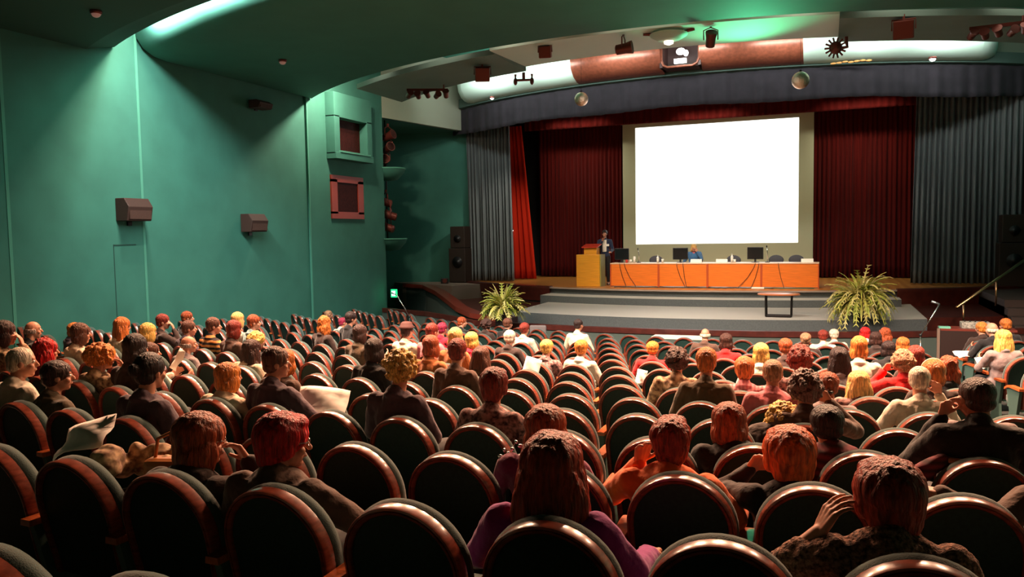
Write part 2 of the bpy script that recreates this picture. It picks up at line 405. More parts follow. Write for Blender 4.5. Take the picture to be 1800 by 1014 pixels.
st(MB().box((-12.9, 27.3, 1.0), (-12.7, 31.0, 9.4)).build('wall_stage_left', black_cloth))
st(MB().box((5.75, 27.3, 1.0), (5.95, 31.0, 9.4)).build('wall_stage_right', black_cloth))
st(MB().box((-12.9, 27.6, 8.2), (6, 31.0, 8.3)).build('ceiling_stage', black_cloth))

# screen
t = thing('projection_screen', 'large projection screen glowing white above the long table', 'screen', (-3.84, 30.0, 0))
MB().box((-3.42, .0, 1.75), (3.42, .06, 7.22)).build('screen_cloth', screen_m, t)
MB().box((-2.92, -.008, 2.66), (2.92, -.002, 7.06)).build('projected_image', proj, t)
MB().tube([(-3.5, .03, 7.25), (3.5, .03, 7.25)], .05, 10).build('roller', black, t, True)
for s in (-3, 3): MB().tube([(s, .03, 7.25), (s, .03, 8.2)], .01, 6).build('hanging_cable', black, t)

# ------------------------------------------------------------------ stage platforms
def slab(name, R, x0, x1, z0, z1, c, yb, mtop, mside=None, lip=0, n=40):
    poly = [(x0+(x1-x0)*i/n, aY(R, x0+(x1-x0)*i/n, c)) for i in range(n+1)] + [(x1, yb), (x0, yb)]
    mb = MB().prism(poly, z0, z1)
    o = mb.build(name, mtop)
    if mside:
        o.data.materials.append(mside)
        for p in o.data.polygons:
            if abs(p.normal.z) < .5: p.material_index = 1
    return st(o)
slab('floor_stage', 13.8, -12.6, 5.75, .6, 1.39, (SX, SY), 31.0, stage_wood, riser_m)
slab('floor_stage_step', 14.65, -8.3, 1.9, .6, 1.20, (SX, SY), 24.9, carpet, riser_m)
slab('floor_stage_apron', 14.0, -8.0, 2.2, .55, 1.0, (-3.3, 33.3), 25.0, carpet, riser_m)
for X0, X1, nm in ((-12.6, -8.25, 'side'), (1.85, 5.75, 'side')):
    st(arc_sweep([(13.78, .95), (13.9, .95), (13.95, 1.36), (13.95, 1.42), (13.6, 1.42), (13.6, 1.39)], X0, X1, (SX, SY), 14).build('trim_stage_fascia', dark_red_wood))
st(arc_sweep([(13.9, 1.36), (13.86, 1.36), (13.86, 1.398), (13.7, 1.398), (13.7, 1.391), (13.9, 1.391)], -8.25, 1.85, (SX, SY), 30).build('trim_stage_nosing', mat('nosing', (.30, .22, .18), .5)))
# lower red floor of the wing and its descending coping
path = [(-14.4, 25.75, 1.38), (-13.31, 25.25, 1.36), (-12.07, 23.81, 1.27), (-10.86, 22.16, 1.16), (-9.87, 20.83, 1.04), (-9.0, 19.9, .97), (-8.0, 19.35, .93)]
mb = MB(); rows = []
for x, y, z in path:
    rows.append([(x-.14, y-.10, z-.14), (x-.14, y-.10, z), (x+.14, y+.10, z), (x+.14, y+.10, z-.14)])
mb.grid(rows, True); mb.f.append((0, 1, 2, 3)); mb.f.append(tuple(len(mb.v)-4+k for k in range(4)))
st(mb.build('trim_wing_coping', mat('red_coping', (.20, .03, .018), .3, coat=.4)))
mb = MB(); rows = [[(x, y, -.05), (x, y, z-.1)] for x, y, z in path]; mb.grid(rows)
o = st(mb.build('wall_wing_plinth', wing_wall)); sd = o.modifiers.new('s', 'SOLIDIFY'); sd.thickness = .12; sd.offset = 0
poly = [(-13.3, 25.3), (-12.07, 23.9), (-10.86, 22.25), (-9.87, 20.95), (-8.9, 20.0), (-7.8, 19.6), (-7.9, 25.4), (-10, 25.5), (-12.6, 26.8), (-14.2, 26.2)]
st(MB().prism(poly, .3, .88).build('floor_wing', dark_red_wood))
st(MB().prism([(-14.6, 25.75), (-13.2, 25.3), (-12.0, 24.6), (-11.2, 26.1), (-12.5, 27.1), (-15.3, 26.4)], .5, 1.37).build('floor_wing_landing', mat('landing_carpet', (.20, .15, .12), .9)))
# orchestra barrier
bp = [(-13.2, 22.0, .83), (-12.5, 21.7, .83), (-11.24, 21.2, .83), (-9.8, 20.2, .82), (-8.8, 19.35, .82), (-7.3, 18.98, .82), (-5.5, 18.72, .82), (-3.5, 18.62, .82), (-1.5, 18.72, .82), (0.2, 19.0, .82), (1.4, 19.3, .82), (3.0, 20.0, .82), (5.7, 21.6, .82)]
mb = MB(); rows = []
for i, (x, y, z) in enumerate(bp):
    rows.append([(x, y-.07, z-.13), (x, y-.07, z), (x, y+.07, z), (x, y+.07, z-.13)])
mb.grid(rows, True); st(mb.build('trim_barrier_coping', dark_red_wood))
mb = MB(); mb.grid([[(x, y, -.05), (x, y, z-.1)] for x, y, z in bp]); o = st(mb.build('wall_barrier', wing_wall)); sd = o.modifiers.new('s', 'SOLIDIFY'); sd.thickness = .08; sd.offset = 0
# right-hand wing: dark timber stairs
st(MB().prism([(2.2, 21.2), (5.7, 22.6), (5.7, 26.0), (1.9, 24.9)], .3, .95).build('floor_wing_right', dark_red_wood))
mb = MB()
for k in range(6): mb.box((4.0, 20.0+.38*k, .2), (5.7, 27.0, .50+.17*k))
st(mb.build('floor_side_stairs', mat('dark_stair', (.05, .03, .025), .6)))
t = thing('handrail', 'slanting brass handrail beside the dark stage stairs', 'handrail', (0, 0, 0))
p0, p1 = Vector((2.80, 20.5, 1.27)), Vector((4.45, 22.3, 2.28))
def rail_at(k): return p0.lerp(p1, k)
MB().tube([rail_at(0), rail_at(1.3)], .032, 10).build('rail', brass, t, True)
for k in (.10, .58): q = rail_at(k); MB().tube([(q.x, q.y, q.z-.62), tuple(q)], .02, 8).build('post', brass, t, True)

# ------------------------------------------------------------------ left wall fittings
t = thing('wall_niche_box', 'green box frame around a dark red opening, high on the side wall', 'wall niche', (WL, 20.3, 0))
mb = MB(); y0, y1 = -1.0, 1.0
mb.box((0, y0, 5.36), (.34, y1, 5.55)); mb.box((0, y0, 6.55), (.30, y1, 7.25))
mb.box((0, y0, 5.5), (.30, -.74, 6.6)); mb.box((0, .72, 5.5), (.30, y1, 6.6))
mb.build('frame', teal, t, bevel=.01)
MB().box((.005, -.78, 5.5), (.03, .78, 6.6)).build('panel', dark_glass, t)
MB().box((.0, -.80, 5.55), (.36, .80, 5.60)).build('sill', teal_lt, t)
t = thing('control_window', 'red framed dark window lower on the side wall, below the green box', 'window', (WL, 20.27, 0))
mb = MB(); mb.box((0, -.85, 3.66), (.05, .85, 3.86)); mb.box((0, -.85, 4.72), (.05, .85, 4.92)); mb.box((0, -.85, 3.8), (.05, -.55, 4.8)); mb.box((0, .55, 3.8), (.05, .85, 4.8))
mb.build('window_frame', red_frame, t)
MB().box((.003, -.6, 3.8), (.02, .6, 4.8)).build('pane', dark_glass, t)
def wall_speaker(y, z, label, w=.62, h=.46):
    t = thing('wall_speaker', label, 'speaker', (WL, y, z), 0, 'wall speakers')
    mb = MB(); pts = [(0, -.5*h), (.30, -.5*h), (.36, .12*h), (.24, .5*h), (0, .5*h)]
    vs = [(x, s*w/2, zz) for s in (-1, 1) for x, zz in pts]
    mb.add(vs, [(0, 1, 2, 3, 4), (9, 8, 7, 6, 5)] + [(i, (i+1) % 5, 5+(i+1) % 5, 5+i) for i in range(5)])
    mb.build('cabinet', spk_brown, t, bevel=.012)
    MB().box((.302, -w*.44, -h*.42), (.345, w*.44, .08*h)).build('grille', mat('grille_cloth', (.05, .018, .012), .8, noise_amt=.3, noise_scale=120), t)
    MB().box((0, -.05, -.7*h), (.04, .05, -.4*h)).build('bracket', black_m, t)
    return t
wall_speaker(12.25, 3.74, 'brown wall speaker nearest the camera, above the panel seam')
wall_speaker(15.9, 3.50, 'brown wall speaker in the middle of the side wall', .60, .44)
wall_speaker(16.3, 6.44, 'small dark wall speaker tucked under the ceiling panel', .5, .2)

# curved balconettes with spotlights in the recess
def balconette(z, label):
    t = thing('balconette', label, 'balcony', (WL-.1, 22.9, z), 0, 'balconettes in the recess')
    pr = [(0.02, -.32), (.30, -.28), (.52, -.05), (.55, .05), (.50, .05), (.46, 0), (.02, 0)]
    MB().lathe(pr, 20).build('basin', teal, t, True, angle=40)
    MB().lathe([(.54, .04), (.57, .06), (.57, .1), (.54, .1)], 20).build('rim', teal_lt, t, True)
    return t
balconette(5.25, 'upper curved green balconette beside the wall column')
balconette(2.95, 'lower curved green balconette beside the wall column')
def theatre_spot(name, label, loc, rz, s=1.0, tilt=.5, group='hanging stage lamps', m=lamp_body):
    t = thing(name, label, 'stage light', loc, rz, group)
    Mx = Matrix.Rotation(-tilt, 4, 'X')
    mb = MB(); mb.lathe([(.07*s, -.16*s), (.10*s, -.14*s), (.105*s, .05*s), (.13*s, .16*s), (.13*s, .18*s)], 12, M=Matrix.Translation((0, 0, -.28*s)) @ Mx @ Matrix.Rotation(pi/2, 4, 'X'))
    mb.build('lamp_body', m, t, True, angle=40)
    MB().lathe([(.001, 0), (.11*s, .0), (.11*s, .01*s)], 12, M=Matrix.Translation((0, 0, -.28*s)) @ Mx @ Matrix.Rotation(pi/2, 4, 'X') @ Matrix.Translation((0, 0, .17*s))).build('lens', dark_glass, t)
    MB().tube([(-.15*s, 0, -.28*s), (-.15*s, 0, -.08*s), (0, 0, -.02*s), (.15*s, 0, -.08*s), (.15*s, 0, -.28*s)], .014*s, 6).build('yoke', m, t)
    MB().box((-.02*s, -.02*s, -.03*s), (.02*s, .02*s, .05*s)).build('clamp', m, t)
    return t
for z, n in ((6.75, 'highest'), (6.35, 'second highest'), (5.95, 'third'), (4.6, 'fourth'), (4.15, 'fifth'), (3.75, 'lowest')):
    theatre_spot('recess_spotlight', n + ' dark spotlight stacked in the recess beside the wall column', (-13.5+.1*sin(z*5), 23.0, z), 1.0+z, 1.25, .3, 'spotlights in the recess')
MB().tube([(-13.5, 23.05, 3.1), (-13.5, 23.05, 6.9)], .025, 8)
tag(MB().tube([(-13.62, 23.12, 2.95), (-13.62, 23.12, 6.95)], .025, 8).build('spotlight_pole', black_m, smooth=True), 'thin dark pole carrying the spotlights in the recess', 'pole')

# ceiling fixtures
def bracket_rig(name, label, loc, rz, s, n):
    """a truss arm with several small lamps"""
    t = thing(name, label, 'stage light', loc, rz, 'hanging stage lamps')
    MB().box((-.5*s, -.03, -.06), (.5*s, .03, 0)).tube([(-.45*s, 0, -.06), (-.45*s, 0, -.22)], .02, 6).tube([(.4*s, 0, 0), (.4*s, 0, .1)], .02, 6).build('truss_arm', lamp_body, t)
    for k in range(n):
        x = -.45*s+.9*s*k/(n-1)
        MB().lathe([(.03, -.09), (.065, -.07), (.07, .05), (.09, .12)], 10, M=Matrix.Translation((x, .02*(-1)**k, -.15-.03*(k % 2))) @ Matrix.Rotation(1.1+.4*sin(k*3), 4, 'X') @ Matrix.Rotation(.4*cos(k*2), 4, 'Y')).build('lamp_head', lamp_body, t, True, angle=40)
    return t
bracket_rig('lamp_truss', 'cluster of small brown lamps on an arm at the grey ceiling corner', (-9.5, 18.3, 6.86), .45, 1.05, 5)
bracket_rig('lamp_truss', 'cluster of brown lamps on an arm at the ceiling corner above the handrail', (2.95, 17.3, 6.86), -.1, .95, 5)
def box_lamp(label, loc, rz, s=1.0):
    t = thing('box_spotlight', label, 'stage light', loc, rz, 'hanging stage lamps')
    MB().box((-.16*s, -.14*s, -.34*s), (.16*s, .16*s, -.04*s), Matrix.Rotation(.25, 4, 'X')).build('lamp_body', lamp_body, t, bevel=.02)
    MB().box((-.02, -.02, -.06), (.02, .02, .06)).build('clamp', lamp_body, t)
    MB().tube([(-.18*s, 0, -.2*s), (-.18*s, 0, -.03*s), (.18*s, 0, -.03*s), (.18*s, 0, -.2*s)], .014, 6).build('yoke', lamp_body, t)
    for k in range(3): MB().box((-.14*s+.1*k*s, .14*s, -.3*s), (-.08*s+.1*k*s, .17*s, -.1*s)).build('vent_fin', lamp_body, t)
    return t
box_lamp('square brown spotlight on the grey ceiling next to the lamp cluster near the side wall', (-7.35, 16.9, 6.98), .4, 1.05)
box_lamp('square brown spotlight on the grey ceiling nearest the far corner lamp cluster', (1.3, 16.55, 6.98), -.1, 1.1)
box_lamp('small brown spotlight half hidden behind the green ceiling edge', (-5.5, 15.95, 7.06), .2, .8)
theatre_spot('fresnel_spotlight', 'brown spotlight beside the round ceiling ring lamp', (-3.78, 15.75, 7.04), 1.6, 1.0, .1)
theatre_spot('fresnel_spotlight', 'spidery brown spotlight on the ceiling just past the round ring lamp', (-2.1, 15.9, 7.04), 0.3, .9, .9)
t = thing('ring_lamp', 'round saucer-shaped ceiling lamp with two arms above the brown cove', 'ceiling light', (-2.9, 15.85, 6.92), 0)
MB().lathe([(.02, -.10), (.22, -.06), (.36, .02), (.37, .05), (.30, .04), (.10, .0)], 24).build('reflector', nose_m, t, True, angle=50)
MB().lathe([(.02, -.16), (.09, -.13), (.10, -.05), (.04, .0)], 12).build('bulb', lamp_glow, t, True)
MB().tube([(-.50, 0, .10), (-.35, 0, .08), (0, .1, .1), (.35, 0, .08), (.50, 0, .10)], .03, 8).build('arm', lamp_body, t)
t = thing('moving_light', 'brown twin-arm moving light hanging before the white cove', 'stage light', (-6.85, 18.25, 6.86), .3, 'hanging stage lamps')
MB().tube([(0, 0, .16), (0, 0, .0)], .035, 8).build('drop_pole', lamp_body, t)
MB().tube([(-.2, 0, .12), (-.2, 0, -.02), (.2, 0, -.02), (.2, 0, .12)], .03, 8).build('yoke', lamp_body, t)
MB().ell((-.2, 0, -.05), (.05, .08, .09)).ell((.2, 0, -.05), (.05, .08, .09)).build('lamp_head', lamp_body, t, True)
t = thing('spiked_effect_light', 'brown gear-shaped effect light on a bracket before the white cove', 'stage light', (.15, 17.75, 6.80), 0)
mb = MB().ell((0, 0, 0), (.13, .13, .13))
for k in range(14):
    a = 2*pi*k/14; mb.tube([(cos(a)*.11, 0, sin(a)*.11), (cos(a)*.21, 0, sin(a)*.21)], .02, 6)
mb.build('lens_ring', lamp_body, t)
MB().tube([(.1, 0, -.02), (.22, 0, 0), (.2, 0, .1), (.2, 0, .24)], .035, 8).build('bracket', lamp_body, t)
def mirror_ball(label, loc, r):
    t = thing('mirror_ball', label, 'mirror ball', loc, 0, 'mirror balls')
    MB().ell((0, 0, 0), (r, r, r), None, 22, 16).build('ball', mat('mirror_facets', (.95, .70, .52), .38, metal=1, bump=.6, bump_scale=60), t)
    MB().tube([(0, 0, r), (0, 0, 9.4-loc[2])], .004, 5).build('hanging_rod', black_m, t)
    MB().lathe([(.03, 0), (.03, .05)], 10, (0, 0, r-.01)).build('cap', black_m, t)
mirror_ball('small mirror ball hanging over the podium end of the pelmet', (-6.66, 22.5, 7.01), .20)
mirror_ball('mirror ball hanging in front of the pelmet near the fern end', (-.63, 21.5, 6.86), .215)
spot('mirror_ball_glint', (-4.0, 19.2, 6.9), (-.63, 21.5, 6.86), 110, (1, .9, .8), 20)
spot('mirror_ball_glint', (-4.6, 19.4, 6.9), (-6.66, 22.5, 7.01), 110, (1, .9, .8), 20)
def round_lamp(label, loc, r=.06, m=lamp_glow):
    t = thing('round_downlight', label, 'ceiling light', loc, 0, 'small round downlights')
    MB().lathe([(r*1.25, -.03), (r*1.3, .02), (r*1.0, .03)], 14).build('bezel', lamp_body, t, True)
    MB().ell((0, 0, -.03), (r, r, r*.8)).build('bulb', m, t, True)
    return t
round_lamp('tiny round lamp under the cove over the blue-grey curtain', (-10.2, 24.2, 7.6), .06, white_glow)
round_lamp('tiny round lamp under the cove at the handrail end', (2.6, 24.1, 7.62), .08, white_glow)
dim = mat('dim_lamp', (.35, .16, .10), .4, emit=(1, .5, .4), estr=.12)
round_lamp('dim round lamp set into the large green ceiling panel', (-10.93, 14.34, 6.93), .07, dim)
round_lamp('dim round lamp set into the dark rear ceiling panel', (-10.9, 9.6, 6.77), .07, dim)
tl = round_lamp('tiny lamp on a thin pole before the narrow red curtain', (-11.1, 28.05, 3.3), .05, white_glow)
MB().tube([(0, .06, -1.91), (0, .06, .02)], .008, 6).build('pole', black_m, tl)
mb = MB()
for k in range(7): mb.ell((-.45+.15*k, .02*(k % 2), .01*(k % 3)), (.08, .03, .03))
t = mb.build('brass_light_batten', mat('brass_glow', (.6, .28, .08), .4), smooth=True, loc=(.6, 24.05, 7.69)); tag(t, 'short row of orange-brown lamps along the top of the pelmet', 'light batten')
t = thing('exit_light', 'small glowing green emergency light at the foot of the side wall', 'emergency light', (-12.95, 22.3, 1.28))
MB().box((-.1, -.05, -.13), (.1, .03, .13)).build('housing', mat('green_housing', (.02, .35, .15), .4, emit=(.02, .7, .25), estr=1.2), t)
MB().box((-.06, -.06, -.08), (.06, -.045, .08)).build('lamp', mat('green_white_glow', (.7, 1, .8), .4, emit=(.6, 1, .8), estr=4), t)

# stage-side loudspeakers
def pa_stack(x, y, label, z=1.39):
    t = thing('loudspeaker', label, 'speaker', (x, y, z), 0, 'stage loudspeakers')
    MB().box((-.36, -.3, 0), (.30, .3, 1.25)).build('bass_cabinet', mat('dark_brown_vinyl', (.02, .010, .006), .6), t, bevel=.02)
    MB().box((-.30, -.27, 1.26), (.28, .27, 2.05)).build('top_cabinet', MATS['dark_brown_vinyl'], t, bevel=.02)
    MB().lathe([(.02, 0), (.17, .0), (.2, .03)], 18, M=Matrix.Translation((0, -.31, .75)) @ Matrix.Rotation(pi/2, 4, 'X')).build('woofer', black, t, True)
    MB().lathe([(.02, 0), (.12, .0), (.14, .02)], 18, M=Matrix.Translation((0, -.28, 1.6)) @ Matrix.Rotation(pi/2, 4, 'X')).build('driver', black, t, True)
pa_stack(-12.55, 26.55, 'dark stacked loudspeaker before the blue-grey curtain, podium side')
pa_stack(4.95, 26.3, 'dark stacked loudspeaker on the handrail side, almost lost in shadow')
t = thing('stage_monitor', 'small black monitor box on the ledge by the side wall', 'speaker', (-12.9, 25.85, 1.37), .5)
MB().box((-.14, -.1, 0), (.14, .1, .2)).build('cabinet', black, t, bevel=.02)
MB().lathe([(.02, 0), (.07, 0), (.08, .01)], 12, M=Matrix.Translation((0, -.105, .1)) @ Matrix.Rotation(pi/2, 4, 'X')).build('driver', lamp_body, t)

# ------------------------------------------------------------------ head table, podium and what stands on them
TX0, TX1, TY = -6.41, -.17, 24.68
segs = [TX0, -4.86, -3.36, -1.78, TX1]
desks = ['end desk next to the podium', 'second desk, with the seated woman behind it', 'third desk, below the middle monitor wires', 'end desk nearest the fern']
for k in range(4):
    a, b = segs[k], segs[k+1]
    t = thing('orange_desk', 'long orange wooden panel table, ' + desks[k], 'table', ((a+b)/2, TY, 1.39), 0, 'orange desks in a row on stage')
    wd = (b-a)/2
    MB().box((-wd+.02, .02, .03), (wd-.02, .05, .72)).build('front_panel', desk_wood, t)
    MB().box((-wd, 0, .72), (wd, .72, .755)).build('tabletop', desk_top, t, bevel=.005)
    for s in (-1, 1):
        MB().box((s*(wd-.015)-.015, 0, 0), (s*(wd-.015)+.015, .68, .72)).build('side_panel', mat('red_edge_wood', (.45, .07, .015), .4), t)
t = thing('podium', 'yellow-orange wooden podium with a red slanted lectern top', 'podium', (-7.12, 24.7, 1.39), 0)
MB().box((-.42, 0, 0), (.36, .55, 1.03)).build('front_body', pod_wood, t, bevel=.006)
MB().box((.37, .0, .0), (.40, .55, 1.03)).build('side_panel', pod_side, t)
MB().box((-.18, .08, 1.03), (.24, .45, 1.25)).build('lectern_box', pod_wood, t)
MB().add([(-.24, .0, 1.25), (.30, .0, 1.25), (.30, .5, 1.34), (-.24, .5, 1.34), (-.24, .0, 1.28), (.30, .0, 1.28), (.30, .5, 1.37), (-.24, .5, 1.37)], [(0, 1, 2, 3), (4, 7, 6, 5), (0, 4, 5, 1), (1, 5, 6, 2), (2, 6, 7, 3), (3, 7, 4, 0)]).build('lectern_top', mat('red_lectern_top', (.50, .04, .02), .3), t)
def monitor(x, label, y=25.1):
    t = thing('computer_monitor', label, 'monitor', (x, y, 2.146), 0, 'monitors on the head table')
    MB().box((-.235, 0, .09), (.235, .045, .46)).build('screen_housing', black, t, bevel=.008)
    MB().box((-.215, -.004, .115), (.215, -.001, .44)).build('display', mat('dark_display', (.006, .010, .012), .15), t)
    MB().box((-.03, .0, .0), (.03, .04, .12)).build('neck', black, t)
    MB().lathe([(.12, 0), (.12, .012), (.03, .025)], 16, (0, .03, 0)).build('stand_base', black, t)
monitor(-6.33+.2, 'black monitor on the table end next to the podium'); monitor(-4.25, 'black monitor next to the seated woman'); monitor(-1.99, 'black monitor standing alone between the two name cards')
def nameplate(x, label, w=.34):
    t = thing('name_card', label, 'name card', (x, 24.85, 2.146), 0, 'white name cards')
    MB().add([(-w/2, -.05, 0), (w/2, -.05, 0), (w/2, .05, 0), (-w/2, .05, 0), (-w/2, 0, .11), (w/2, 0, .11)], [(0, 1, 5, 4), (2, 3, 4, 5), (0, 4, 3), (1, 2, 5)]).build('folded_card', paper, t)
nameplate(-3.72, 'white folded name card right before the seated woman'); nameplate(-2.95, 'white folded name card in the middle of the table'); nameplate(-.5, 'white folded name card at the fern end of the table')
def glass(x, label, h=.14, lid=True):
    t = thing('water_glass', label, 'glass', (x, 24.95, 2.146), 0, 'glasses on the head table')
    MB().lathe([(.03, 0), (.036, .0), (.04, h), (.03, h)], 12).build('tumbler', mat('pale_glass', (.75, .72, .66), .15, spec=.6), t, True)
    if lid: MB().lathe([(.045, h), (.045, h+.015), (.02, h+.05), (.015, h+.10), (.02, h+.11)], 12).build('stopper', MATS['pale_glass'], t, True)
glass(-4.93, 'stoppered water glass left of the second monitor'); glass(-4.78, 'plain tumbler beside the stoppered glass', .12, False)
glass(-2.66, 'stoppered water glass right of the middle name card', .16); glass(-2.58, 'short tumbler by the middle name card', .1, False)
glass(-5.80, 'white cup beside the first monitor', .10, False); glass(-5.68, 'tall white glass beside the first monitor', .2, False)
t = thing('red_mug', 'small red mug on the table beside the first monitor', 'mug', (-5.92, 24.9, 2.146))
MB().lathe([(.03, 0), (.04, .0), (.042, .1), (.03, .1)], 12).build('cup', mat('red_glaze', (.5, .03, .02), .3), t, True)
MB().tube([(.04, 0, .02), (.07, 0, .04), (.07, 0, .07), (.04, 0, .085)], .007, 6).build('cup_handle', MATS['red_glaze'], t)
def desk_mic(x, label, h=.4, y=25.0):
    t = thing('desk_microphone', label, 'microphone', (x, y, 2.146), 0, 'desk microphones')
    MB().lathe([(.07, 0), (.07, .02), (.02, .03)], 14).build('base', black, t)
    MB().tube([(0, 0, .02), (.0, .02, h*.6), (-.02, -.02, h)], .012, 8).build('gooseneck', chrome, t, True)
    MB().ell((-.02, -.03, h+.02), (.02, .02, .035)).build('mic_capsule', black, t, True)
desk_mic(-1.63, 'silver microphone standing beside the lone monitor', .46); desk_mic(-5.55, 'thin microphone next to the white glass', .42)
# table cables
def cable(pts, label, r=.012, m=black):
    o = MB().tube(pts, r, 6).build('cable', m, smooth=True); return tag(o, label, 'cable', 'cables around the head table')
def wig(x0, x1, y, z, n, seed, a=.06):
    rnd = random.Random(seed); return [(x0+(x1-x0)*i/n, y+rnd.uniform(-a, a), z) for i in range(n+1)]
cable(wig(-6.2, -4.3, 24.42, 1.402, 26, 1), 'tangled cable on the boards before the end desk by the podium')
cable(wig(-4.6, -2.6, 24.40, 1.402, 26, 2), 'tangled cable on the boards before the second desk')
cable(wig(-3.2, -1.4, 24.42, 1.402, 26, 3, .08), 'tangled cable on the boards before the third desk')
cable(wig(-2.0, -.3, 24.45, 1.402, 20, 4, .03), 'thin green cable along the foot of the last desk', .012, mat('green_cable', (.05, .12, .04), .5))
for i, (x, dx, nm) in enumerate(((-6.1, .2, 'first desk below its monitor'), (-5.95, .35, 'first desk, slanting away'), (-4.3, .25, 'second desk, slanting'), (-4.1, .1, 'second desk, nearly straight'), (-1.95, -.45, 'third desk, slanting to the middle'), (-1.85, -.2, 'third desk, steeper one'), (-1.3, .15, 'last desk below the microphone'))):
    cable([(x, TY-.005, 2.14), (x+dx*.1, TY-.012, 2.0), (x+dx*.5, TY-.012, 1.7), (x+dx, TY-.015, 1.45), (x+dx*1.1, TY-.1, 1.402)], 'thin wire hanging down the front of the ' + nm, .008)
tag(MB().box((-.18, -.04, 0), (.18, .04, .05)).build('power_strip', paper, loc=(-1.85, 24.3, 1.392), bevel=.01), 'white power strip on the boards before the third desk', 'power strip')
# chairs behind the head table
def office_chair(x, label):
    t = thing('conference_chair', label, 'chair', (x, 26.1, 1.39), 0, 'chairs behind the head table')
    MB().ell((0, .18, .78), (.23, .05, .16)).build('backrest', mat('blue_grey_fabric', (.07, .07, .09), .8), t, True)
    MB().box((-.22, -.2, .42), (.22, .2, .5)).build('seat', MATS['blue_grey_fabric'], t, bevel=.03)
    MB().lathe([(.03, .02), (.03, .42)], 8).build('column', black_m, t)
    for k in range(5): MB().box((-.02, 0, .0), (.02, .26, .04), Matrix.Rotation(k*2*pi/5, 4, 'Z')).build('foot', black, t)
office_chair(-5.25, 'dark conference chair between the first two monitors'); office_chair(-2.75, 'dark conference chair behind the middle name card')
office_chair(-1.45, 'grey conference chair just past the lone microphone'); office_chair(-.85, 'grey conference chair near the last name card')

# small table on the apron
t = thing('small_table', 'small oval brown table on a black frame at the apron edge', 'table', (-1.05, 20.25, 1.0))
MB().lathe([(.48, 0), (.50, .012), (.50, .03), (.48, .04)], 32, (0, 0, .53), Matrix.Diagonal((1.0, .55, 1, 1))).build('tabletop', mat('red_brown_top', (.55, .17, .06), .3, coat=.3), t, True, angle=30)
for s in (-1, 1):
    MB().tube([(s*.30, -.15, .53), (s*.29, -.15, .02), (s*.29, .15, .02), (s*.30, .15, .53)], .022, 8).build('leg', black_m, t)
MB().box((-.29, -.17, .0), (.29, -.13, .045)).box((-.29, .13, .0), (.29, .17, .045)).build('base_rail', black_m, t)
t = thing('low_white_table', 'low white table before the first row under the apron', 'table', (-3.05, 17.95, 0))
MB().box((-.62, -.2, .70), (.62, .28, .735)).build('tabletop', mat('cream_board', (.80, .74, .60), .5), t)
for s in (-1, 1):
    for q in (-.15, .23): MB().tube([(s*.58, q, 0), (s*.58, q, .7)], .02, 8).build('leg', black_m, t)
t = thing('grey_side_chair', 'single grey upholstered chair standing before the barrier near the fern pot', 'chair', (-6.25, 17.35, 0), .15)
MB().box((-.2, -.03, .55), (.2, .04, .98)).build('backrest', mat('mauve_grey_fabric', (.16, .13, .13), .8), t, bevel=.05)
MB().box((-.22, .0, .42), (.22, .44, .50)).build('seat', MATS['mauve_grey_fabric'], t, bevel=.03)
for s in (-1, 1):
    for q in (.02, .42): MB().tube([(s*.19, q, 0), (s*.19, q, .55 if q < .1 else .42)], .014, 8).build('leg', chrome, t)

# ferns
def fern(name, label, loc, n, L, m, seed, pot_h, droop=1.0):
    rnd = random.Random(seed)
    t = thing(name, label, 'plant', loc)
    MB().lathe([(.14, 0), (.16, .02), (.2, pot_h), (.17, pot_h), (.15, pot_h-.04)], 18).build('pot', mat('dark_pot', (.03, .02, .02), .5), t, True, angle=40)
    for part in range(2):
        mb = MB()
        for k in range(n//2):
            a = rnd.uniform(0, 2*pi); el = rnd.uniform(.1, 1.4); l = L*rnd.uniform(.55, 1.1); wd = rnd.uniform(.014, .032)
            pts = []; p = Vector((cos(a)*.04, sin(a)*.04, pot_h)); d = Vector((cos(a)*cos(el), sin(a)*cos(el), sin(el)))
            g = rnd.uniform(.8, 2.2)*droop
            for j in range(9):
                pts.append(p.copy()); p = p + d*l/8; d = (d + Vector((0, 0, -g/8))).normalized()
            side0 = Vector((-sin(a), cos(a), 0)); tw = rnd.uniform(-.5, .5)
            rows = []
            for j in range(9):
                w_ = wd*(.35+1.0*sin(pi*min(1, (j+.5)/8.6))); sd = side0*cos(tw)+Vector((0, 0, 1))*sin(tw)
                rows.append([pts[j]-sd*w_+Vector((0, 0, .012)), pts[j], pts[j]+sd*w_+Vector((0, 0, .012))])
            mb.grid(rows)
            if k % 2:
                for j in range(2, 9):
                    tdir = (pts[j]-pts[j-1]).normalized()
                    for s in (-1, 1):
                        base = pts[j]; tip = base + side0*s*.07 + tdir*.06 + Vector((0, 0, -.02)); e = tdir*.02
                        mb.add([base-e, (base+tip)/2-e, tip, base+e], [(0, 1, 2, 3)])
        mb.build('fronds' if part == 0 else 'young_fronds', m if part == 0 else mat('pale_leaf', (.50, .46, .10), .5, col2=(.62, .55, .25), noise_scale=8), t)
    mb = MB()
    for k in range(8):
        a = k*.8; mb.tube([(0, 0, pot_h-.1), (cos(a)*.08, sin(a)*.08, pot_h+.25)], .012, 5)
    mb.build('stems', mat('green_stem', (.08, .12, .03), .6), t)
fern_m = mat('fern_green', (.20, .28, .03), .6, col2=(.45, .42, .08), noise_scale=6)
fern('potted_fern', 'large bushy fern on the plinth beside the coping, podium side', (-7.55, 18.35, 0), 230, .66, fern_m, 11, 1.25, 1.0)
t = fern('trailing_fern', 'wide trailing fern spilling over the apron edge at the handrail end', (.75, 19.95, 1.0), 330, .86, fern_m, 12, .42, 1.5)

